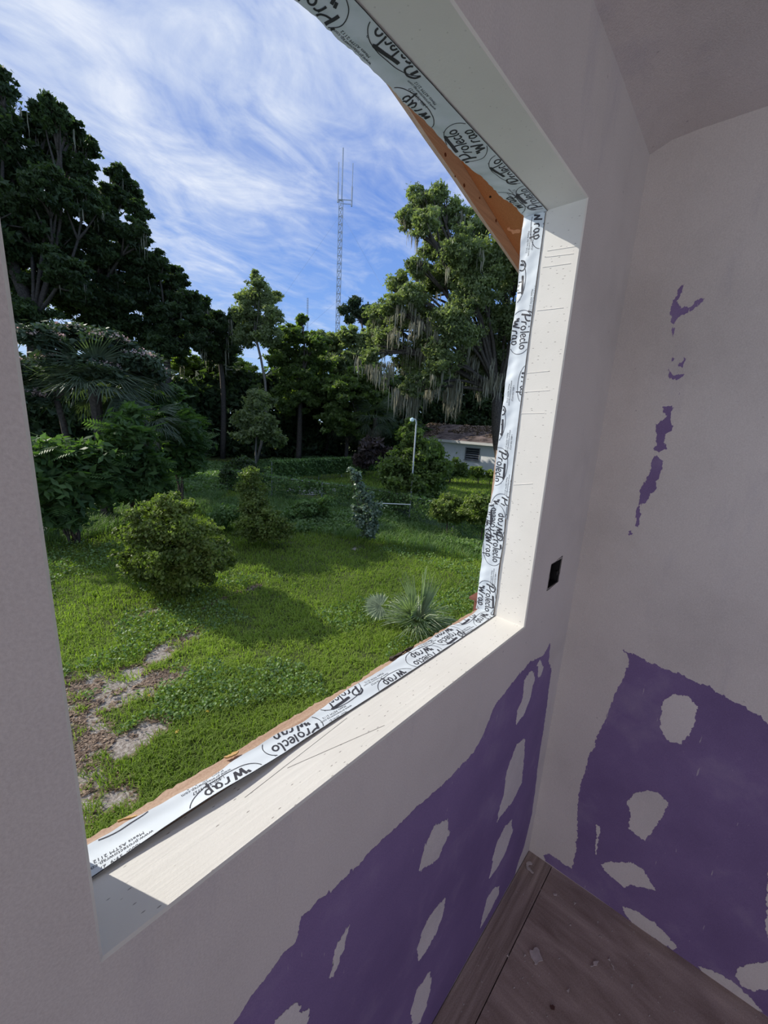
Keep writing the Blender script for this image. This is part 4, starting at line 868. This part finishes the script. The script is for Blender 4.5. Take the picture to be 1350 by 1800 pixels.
def pinnate_shrub(label, blobs, nleaf, seed, sc=1.0, base=None):
    c = np.mean([b[0] for b in blobs], axis=0); base = base or (c[0], c[1]); root = empty('pinnate_shrub', (base[0], base[1], GZ), label=label, category='shrub')
    V, T = foliage(blobs, 9000, .10, seed, up=1.0, elong=2.6, cr=.45, fill=.2); q_ = V.reshape(-1, 4, 3); k = q_[:, :, 2].min(1) > GZ
    rel(link('inner_foliage', npmesh('inner_foliage', q_[k].reshape(-1, 3), 4, T[k]), L_SUMAC), root)
    mb = MB(); r = np.random.RandomState(seed)
    for i, b in enumerate(blobs): limb(mb, (base[0] + r.randn() * .1, base[1] + r.randn() * .1, GZ - .05), b[0] + np.array([0, 0, b[1] * .5]), .035, .012, seed + i)
    rel(mb.build('stems', BARK), root)
    w_ = np.array([b[1] for b in blobs]); w_ = w_ ** 2 / (w_ ** 2).sum()
    for (b, ww) in zip(blobs, w_):
        for j in range(int(nleaf * ww) + 1):
            d = unit(r.randn(3)); d[2] = abs(d[2]) * .8 if r.rand() < .8 else d[2]
            p_ = b[0] + d * b[1] * .75 * np.array([1, 1, .75]) - np.array([base[0], base[1], GZ])
            if p_[2] < .15: continue
            place_frond(PL[j % 3], L_SUMAC, root, p_, math.atan2(d[1], d[0]) + r.randn() * .5, math.radians(r.uniform(-15, 30)), r.randn() * .25, sc * (.8 + .5 * r.rand()), 'leaf')
    return root
pinnate_shrub('tiered shrub with large feathered leaves at the left edge of the yard', B([(100, 800, 40), (75, 850, 42), (130, 850, 44), (170, 810, 38), (110, 890, 40), (180, 860, 38), (50, 810, 40)], 12.5, .5, 41), 240, 41)
pinnate_shrub('taller feathery-leaved shrub with a bright tip beneath the cabbage palms', B([(225, 760, 32), (205, 800, 34), (240, 810, 36), (215, 850, 36), (260, 850, 34), (235, 725, 18)], 13.3, .5, 42), 200, 42)
pinnate_shrub('feathery-leaved shrub drooping behind, right of the dead palm fronds', B([(310, 740, 34), (330, 775, 32), (295, 790, 34), (325, 810, 28), (290, 700, 26)], 16.5, .5, 43), 190, 43, 1.05)

# ---- shrubs
tree('large_bush', 'large rounded light-leaved bush standing on the near left lawn', 'bush', B([(300, 955, 62), (255, 960, 46), (345, 960, 50), (290, 915, 40), (320, 1000, 48), (365, 985, 40), (270, 995, 44), (240, 935, 22), (232, 905, 14), (258, 893, 15), (283, 880, 16), (305, 873, 12), (330, 890, 16), (215, 935, 13), (360, 925, 16), (385, 960, 18), (400, 985, 16), (225, 975, 16)], 8.1, .34, 50), 38000, .040, L_BUSH, 50, base=tuple(onz(305, 1035, GZ)[:2]), trunk=.035, clumps=48, cr=.24, fill=.45)
tree('azalea_bush', 'loose light green bush with a tall pale tip, behind the large rounded bush', 'bush', B([(445, 860, 22), (440, 835, 16), (450, 890, 26), (465, 915, 32), (490, 930, 24), (440, 925, 26)], 10.8, .25, 51), 14000, .045, L_BUSH, 51, base=tuple(onz(470, 952, GZ)[:2]), trunk=.03, clumps=40, cr=.3)
tree('vine_shrub', 'slim blue-green leafy plant climbing a post in the middle of the yard', 'bush', B([(645, 925, 20), (640, 900, 20), (655, 895, 16), (640, 870, 13), (632, 850, 10), (625, 835, 9), (618, 825, 6)], 11.2, .15, 52), 5200, .070, L_BLUE, 52, base=tuple(onz(645, 948, GZ)[:2]), trunk=.025, up=.6, elong=1.25, clumps=22)
tree('citrus_tree', 'dense dark green small tree in front of the outbuilding and lamp post', 'tree', B([(735, 800, 32), (705, 825, 34), (755, 825, 32), (720, 850, 36), (750, 860, 32), (720, 765, 20), (722, 742, 10), (700, 870, 26), (765, 790, 16)], 15.5, .5, 53), 26000, .085, L_MID, 53, base=tuple(onz(725, 902, GZ)[:2]), trunk=.07, clumps=34)
tree('round_shrub', 'dark round clipped shrub left of the fire pit', 'bush', B([(430, 828, 26), (412, 838, 20), (448, 838, 20)], 20, .3, 54), 8000, .09, L_DARK, 54, trunk=.05)
tree('bronze_shrub', 'bronze-leaved drooping shrub left of the dark green small tree', 'bush', B([(655, 790, 20), (675, 805, 20), (640, 808, 14), (690, 815, 16)], 24, .5, 55), 5500, .17, L_BROWN, 55, trunk=.06, elong=2.4)
tree('hedge_bush', 'low bright green bush growing through the fence right of the small tree', 'bush', B([(790, 885, 20), (775, 895, 18), (805, 900, 20), (790, 905, 20)], 12.6, .3, 56), 8500, .055, L_BUSH, 56, trunk=.03)
tree('hedge_bush', 'low green bush at the fence beside the right jamb', 'bush', B([(845, 885, 22), (865, 890, 24), (830, 900, 20), (890, 890, 30), (850, 905, 20)], 12.0, .3, 57), 12000, .055, L_BUSH, 57, trunk=.03)
tree('foundation_shrub', 'green shrub under the outbuilding window', 'bush', B([(800, 822, 16), (812, 828, 13), (790, 832, 14)], 25.5, .3, 58), 4500, .11, L_MID, 58, trunk=.05)
tree('foundation_shrub', 'small pale yellow-green shrub against the outbuilding wall right of its window', 'bush', B([(838, 828, 10), (843, 833, 8)], 26, .2, 59), 1800, .10, L_BRIGHT, 59, trunk=.04)
tree('foundation_shrub', 'low pale plant at the outbuilding wall nearest the right jamb', 'bush', B([(862, 833, 7), (870, 834, 7)], 26, .2, 70), 1200, .10, L_BRIGHT, 70, trunk=.03)
tree('weedy_shrub', 'low herbaceous clump in front of the fire pit', 'bush', B([(540, 890, 20, .6), (560, 895, 16, .6), (520, 900, 16, .6), (575, 880, 12, .6)], 13.5, .3, 71), 6500, .060, L_WEED, 71, trunk=.02)
tree('weedy_shrub', 'yellow-flowering weed beside the fire pit gravel', 'bush', B([(568, 856, 9), (576, 862, 7)], 17, .2, 72), 900, .07, L_BRIGHT, 72, trunk=.01)
tree('weedy_shrub', 'dark weedy clump left of the loose light green bush', 'bush', B([(400, 900, 20, .5), (380, 915, 18, .5), (420, 905, 16, .5)], 12.4, .3, 73), 5500, .06, L_WEED, 73, trunk=.02)
# ground cover mounds
def cover(name, label, cat, pts, n, size, mat, seed, hmax):
    r = np.random.RandomState(seed); G_ = [onz(u, v, GZ)[:2] for u, v in pts]; x0, y0 = np.min(G_, 0); x1, y1 = np.max(G_, 0); P = np.zeros((0, 2))
    while len(P) < n:
        q_ = np.stack([r.uniform(x0, x1, n), r.uniform(y0, y1, n)], -1); P = np.concatenate([P, q_[inpoly(q_[:, 0], q_[:, 1], G_)]])
    P = P[:n]; z = gz(P[:, 0], P[:, 1]) + hmax * (.25 + .75 * vn(P[:, 0], P[:, 1], 1.0)) * (r.rand(n) ** .4)
    return link(name, npmesh(name, leafquads(np.stack([P[:, 0], P[:, 1], z], -1), size * (.6 + .8 * r.rand(n)), r, 1.0, 1.3), 4, np.clip(.3 * r.rand(n) + .7 * vn(P[:, 0], P[:, 1], 2.2), 0, 1)), mat, label=label, category=cat, kind='stuff')
cover('ground_cover', 'dark green ground cover and vines under the shrubs at the left', 'ground cover', [(60, 930), (80, 870), (300, 850), (340, 820), (480, 815), (450, 850), (350, 880), (260, 905), (120, 940)], 26000, .09, L_COVER, 81, .45)
cover('ground_cover', 'low sprawling greenery beyond the vine-covered far fence', 'ground cover', [(400, 822), (480, 812), (700, 800), (690, 822), (560, 832), (450, 850)], 20000, .15, L_COVER, 82, .40)
cover('ground_cover', 'tall weeds along the near fence', 'ground cover', [(480, 900), (600, 880), (700, 890), (860, 960), (850, 985), (720, 930), (600, 935), (500, 940)], 16000, .07, L_COVER, 83, .35)
def tallgrass(label, pts, n, seed, hh):
    r = np.random.RandomState(seed); G_ = [onz(u, v, GZ)[:2] for u, v in pts]; x0, y0 = np.min(G_, 0); x1, y1 = np.max(G_, 0)
    x = r.uniform(x0, x1, n); y = r.uniform(y0, y1, n); k = inpoly(x, y, G_); x, y = x[k], y[k]; t = np.clip(.2 + .6 * r.rand(len(x)), 0, 1)
    link('tall_grass', npmesh('tall_grass', blades(x, y, hh * (.4 + .8 * r.rand(len(x))), np.full(len(x), .016), r, .8), 4, np.concatenate([t, t])), L_WEED, label=label, category='grass', kind='stuff')
tallgrass('tall unmown grass in front of the near fence', [(330, 890), (480, 870), (700, 910), (860, 960), (850, 990), (640, 950), (520, 935), (400, 935)], 26000, 84, .30)
tallgrass('tall unmown grass at the foot of the left shrubs', [(60, 960), (80, 900), (300, 880), (400, 870), (350, 900), (230, 925), (120, 960)], 20000, 85, .35)

# ---- chain-link fences
STEEL = plain('galvanised_steel', (.36, .38, .38), .45, .6)
def fence(label, path, H, nv, seed, dens=900, mat=L_COVER, sizes=.07, vines=True, mesh=True):
    root = empty('chain_link_fence', (path[0][0], path[0][1], GZ), label=label, category='fence'); P = [np.array(p_) for p_ in path]; r = np.random.RandomState(seed); leaf = []; wire = MB()
    for i in range(len(P)): rel(MB().tube([(P[i][0], P[i][1], GZ - .1), (P[i][0], P[i][1], GZ + H + .05)], .03, 8).build('post', STEEL), root)
    for a, b in zip(P[:-1], P[1:]):
        L = np.linalg.norm(b - a); d = (b - a) / L; rel(MB().tube([(*a, GZ + H), (*b, GZ + H)], .021, 6).build('rail', STEEL), root)
        if mesh:
            k = int(L / .10); w_ = .003
            for j in range(-int(H / .1), k):
                for sg in (0, 1):
                    t0, t1 = j * .10, j * .10 + H; z0, z1 = (0, H) if sg == 0 else (H, 0)
                    if t0 < 0: z0 = z0 + (z1 - z0) * (-t0) / H; t0 = 0
                    if t1 > L: z1 = z1 - (z1 - z0) * (t1 - L) / (t1 - t0 + 1e-9); t1 = L
                    if t1 <= t0: continue
                    A0 = a + d * t0; B0 = a + d * t1; wire.tube([(*A0, GZ + z0), (*B0, GZ + z1)], w_, 3, False)
        if vines:
            n = int(dens * L); t = r.rand(n) * L; cov = vn(t + seed, t * 0 + i, .9); z = H * (1.08 - (r.rand(n) ** 1.2) * (.5 + .7 * cov)); off = r.randn(n) * .09
            nr_ = np.array([-d[1], d[0]]); xy = a + d * t[:, None] + nr_ * off[:, None]; leaf.append(np.stack([xy[:, 0], xy[:, 1], GZ + z], -1))
    if mesh: rel(wire.build('wire_mesh', STEEL, None, kind='stuff'), root)
    if vines:
        Q = np.concatenate(leaf); Q = Q[Q[:, 2] > GZ]; rel(link('vines', npmesh('vines', leafquads(Q, sizes * (.6 + .8 * r.rand(len(Q))), r, .5, 1.3), 4, np.clip(.25 * r.rand(len(Q)) + .7 * vn(Q[:, 0] + Q[:, 2], Q[:, 1], 1.6), 0, 1)), mat, kind='stuff'), root)
    return root
fence('wire fence overgrown with weeds crossing the yard from the round shrub to the right jamb', [(8.6, 17.2), (9.3, 14.6), (10.1, 12.2), (10.9, 10.4), (11.1, 8.4), (10.9, 6.4), (10.7, 4.2), (10.5, 2.0)], .95, 1, 91, 650)
fence('far wire fence fully smothered in green vines behind the fire pit', [tuple(onz(u, v, GZ)[:2]) for u, v in ((478, 853), (520, 848), (560, 843), (600, 840), (640, 836), (690, 833))], 1.15, 1, 92, 1900, L_WEED, .10)
fr_ = np.random.RandomState(6)
# fallen pale pipe along the fence
a, b = onz(655, 884, GZ + .75), onz(722, 887, GZ + .75)
pp_ = MB().tube([a, b], .016, 8).build('plastic_pipe', plain('white_pipe', (.75, .76, .74), .5), label='thin white pipe lying along the fence top left of the small dark tree', category='pipe')
# fire pit
fpc = onz(548, 864, GZ)
ft = empty('fire_pit', (fpc[0], fpc[1], GZ), label='round grey ash and gravel patch of a fire pit on the far lawn', category='fire pit')
P = []; r = np.random.RandomState(12); vs = [(0, 0, .05)]; k = 40
for i in range(k):
    a = i * 6.283 / k; q_ = 1 + .2 * r.rand(); vs.append((1.15 * q_ * math.cos(a), .85 * q_ * math.sin(a), .03))
pyd('ash_bed', vs, [(0, 1 + i, 1 + (i + 1) % k) for i in range(k)], plain('ash', (.36, .35, .33), .95, 0, .4, 9), ft)
mb = MB()
for i in range(34):
    a = i * 6.283 / 34; x, y = 1.1 * math.cos(a) + r.randn() * .08, .82 * math.sin(a) + r.randn() * .06; s_ = .05 + .05 * r.rand()
    mb.tube([(x, y, .02), (x, y, .05 + s_ * .5), (x, y, .05 + s_)], [s_, s_ * .9, s_ * .4], 6)
mb.build('gravel_rim', plain('rim_stone', (.30, .29, .27), .95, 0, .3, 7), ft, kind='stuff')
sc = onz(541, 862, GZ); st = MB(); r = np.random.RandomState(4)
st.tube([(0, 0, -.02), (.02, 0, .30), (0, .03, .55)], [.13, .11, .05], 8); 
for i in range(5):
    a = i * 1.3; st.tube([(0, 0, .1 * i), (.18 * math.cos(a), .18 * math.sin(a), .25 + .08 * i)], [.05, .012], 5)
so_ = st.build('charred_stump', plain('char', (.03, .028, .028), .9), label='dark charred stump standing in the fire pit', category='stump'); so_.location = (sc[0], sc[1], GZ + .04)

# ---- lamp post
lp = far(724, 850, 14.5); top = far(724, 737, 14.5)[2]
lr = empty('yard_lamp', (lp[0], lp[1], GZ), label='pale metal lamp post with glass globe before the small dark green tree', category='lamp post')
PALE = plain('pale_metal', (.55, .57, .56), .5)
MB().tube([(0, 0, -.05), (0, 0, top - GZ - .12), (-.03, .02, top - GZ), (-.10, .08, top - GZ + .02)], [.028, .026, .022, .02], 8).build('pole', PALE, lr)
MB().tube([(-.10, .08, top - GZ + .04), (-.13, .10, top - GZ + .0), (-.13, .10, top - GZ - .06), (-.13, .10, top - GZ - .09)], [.03, .075, .07, .03], 10).build('lamp_head', plain('lamp_glass', (.70, .85, .82), .2), lr)

# ---- outbuilding
hz0, hz1, he = GZ, GZ + 2.36, GZ + 2.40
ob_ = empty('outbuilding', (27.3, 12, GZ), label='white block outbuilding with a low brown shingled roof at the right of the yard', category='building')
WHITE = plain('white_block_paint', (.78, .78, .76), .85, 0, .05, 3)
m = MB(); wx0, wx1 = 27.3, 27.5; wy = [14.9, 16.15]; wz = [GZ + 1.02, GZ + 1.95]
m.box((wx0, 5.5, GZ - .1), (wx1, wy[0], hz1)).box((wx0, wy[1], GZ - .1), (wx1, 19.3, hz1)).box((wx0, wy[0], GZ - .1), (wx1, wy[1], wz[0])).box((wx0, wy[0], wz[1]), (wx1, wy[1], hz1)).box((wx1, 19.1, GZ - .1), (33.6, 19.3, hz1)).box((33.4, 5.5, GZ - .1), (33.6, 19.1, hz1)).box((wx1, 5.5, GZ - .1), (33.4, 5.7, hz1))
rel(m.build('wall', WHITE), ob_)
ROOF = plain('roof_shingle', (.13, .10, .088), .95, 0, .75, 1.8, .1, .6, .03); ry0, ry1 = 5.0, 22.2; ex0, rx_, ex1 = 26.8, 30.5, 34.2; rz = GZ + 3.62
rf = MB(); r = np.random.RandomState(2)
nrow = 12
for sgn in (0, 1):
    for i in range(nrow):
        t0, t1 = i / nrow, (i + 1) / nrow; xa_ = (ex0 + (rx_ - ex0) * t0) if sgn == 0 else (ex1 + (rx_ - ex1) * t0); xb_ = (ex0 + (rx_ - ex0) * t1) if sgn == 0 else (ex1 + (rx_ - ex1) * t1)
        za_, zb2 = he + (rz - he) * t0, he + (rz - he) * t1
        rf.hexa([(xa_, ry0, za_ - .02), (xb_, ry0, zb2 - .02), (xb_, ry1, zb2 - .02), (xa_, ry1, za_ - .02), (xa_, ry0, za_ + .05), (xb_, ry0, zb2 + .02), (xb_, ry1, zb2 + .02), (xa_, ry1, za_ + .05)])
roof = rel(rf.build('roof', ROOF), ob_)
rel(MB().box((ex0 - .03, ry0, he - .16), (ex0, ry1, he + .03)).build('fascia', plain('pale_fascia', (.62, .61, .56), .8), ob_), ob_)
rel(MB().box((ex0, ry0, he - .05), (27.35, ry1, he - .02)).box((27.3, 19.3, he - .05), (34, ry1, he - .02)).build('soffit', WHITE), ob_)
lit = []; r = np.random.RandomState(3); n = 7000; tt = r.rand(n); yy = ry0 + (ry1 - ry0) * r.rand(n); kk = vn(yy, tt * 4, .9) + .4 * vn(yy, tt * 4, 3.1) > .62; tt, yy = tt[kk], yy[kk]
P = np.stack([ex0 + (rx_ - ex0) * tt, yy, he + (rz - he) * tt + .07], -1); rel(link('leaf_litter', npmesh('leaf_litter', leafquads(P, .08 + .08 * r.rand(len(P)), r, 2, 1.6), 4, r.rand(len(P))), L_LITTER, kind='stuff'), ob_)
wn = rel(MB().box((27.26, wy[0] - .03, wz[0] - .03), (27.36, wy[0] + .04, wz[1] + .03)).box((27.26, wy[1] - .04, wz[0] - .03), (27.36, wy[1] + .03, wz[1] + .03)).box((27.26, wy[0], wz[1] - .03), (27.36, wy[1], wz[1] + .03)).box((27.22, wy[0] - .06, wz[0] - .07), (27.36, wy[1] + .06, wz[0] + .01)).build('window', plain('grey_frame', (.30, .30, .29), .6)), ob_)
GLASS = plain('dark_glass', (.035, .040, .045), .12, 0, .1, 5, .6)
for k in range(5):
    z0 = wz[0] + .05 + k * .175; MB().hexa([(27.29, wy[0] + .04, z0), (27.30, wy[0] + .04, z0 - .005), (27.30, wy[1] - .04, z0 - .005), (27.29, wy[1] - .04, z0), (27.37, wy[0] + .04, z0 + .150), (27.38, wy[0] + .04, z0 + .145), (27.38, wy[1] - .04, z0 + .145), (27.37, wy[1] - .04, z0 + .150)]).build('louvre', GLASS, wn)
    MB().box((27.25, wy[0] + .03, z0 - .015), (27.28, wy[1] - .03, z0 + .010)).build('slat_frame', plain('slat_frame', (.28, .28, .27)), wn)
MB().box((27.42, wy[0], wz[0]), (27.44, wy[1], wz[1])).build('room_dark', plain('dark_interior', (.02, .02, .022)), wn)
rel(MB().tube([(27.24, 9.9, GZ), (27.24, 9.9, GZ + 1.9)], .035, 8).build('downspout', plain('downspout_grey', (.35, .36, .36), .5)), ob_)

# ---- masts
def mast(name, label, u0, v0, vtop, dist, wid, cat='mast', head=True, guys=True):
    b0 = far(u0, v0, dist); t0 = far(u0, vtop, dist); H = t0[2] - GZ
    root = empty(name, (b0[0], b0[1], GZ), label=label, category=cat); st = MB(); h_ = H * (.835 if head else 1.0)
    cs = [(wid * math.cos(a), wid * math.sin(a)) for a in (0.3, 2.394, 4.49)]
    for c in cs: st.tube([(c[0], c[1], 0), (c[0], c[1], h_)], wid * .14, 4)
    st.build('legs', root_mat, root); br = MB(); n = int(h_ / (wid * 2.6))
    for i in range(n):
        z0, z1 = h_ * i / n, h_ * (i + 1) / n
        for k in range(3):
            a, b = cs[k], cs[(k + 1) % 3]; br.tube([(*a, z0), (*b, z1)], wid * .12, 3, False); br.tube([(*a, z1), (*b, z1)], wid * .12, 3, False)
    br.build('lattice', root_mat, root, kind='stuff')
    if head:
        hd = MB(); hd.tube([(0, 0, h_), (0, 0, H)], .16, 5); sdv = np.array([M[0][0], M[0][1]]); sdv /= np.linalg.norm(sdv)
        for off, zz0, zz1 in ((-1.0, h_ - .5, H * .955), (2.6, h_ - 1.2, H * .955)):
            p_ = sdv * off * 1.0; hd.tube([(p_[0], p_[1], zz0), (p_[0], p_[1], zz1)], .10, 5); hd.tube([(0, 0, zz0 + .5), (p_[0], p_[1], zz0 + .5)], .10, 4); hd.tube([(p_[0], p_[1], zz0), (p_[0], p_[1], zz0 + 4.5)], .20, 5)
        hd.tube([(-sdv[0], -sdv[1], h_ + .2), (sdv[0] * 2.6, sdv[1] * 2.6, h_ + .2)], .13, 4)
        hd.build('antenna', root_mat, root)
    if guys:
        for k in range(3):
            a = .9 + k * 2.094
            for f in (.95, .6, .3): MB().tube([(0, 0, h_ * f), (H * .55 * math.cos(a), H * .55 * math.sin(a), 0)], .018, 3).build('guy_wire', root_mat, root)
    return root
root_mat = plain('mast_steel', (.42, .45, .50), .5, .3)
mast('radio_mast', 'tall lattice radio mast with antennas rising over the woods', 591, 700, 258, 120, .70)
mast('distant_mast', 'faint thin mast far away left of the tall radio mast', 539, 700, 524, 260, .5, head=False, guys=False)
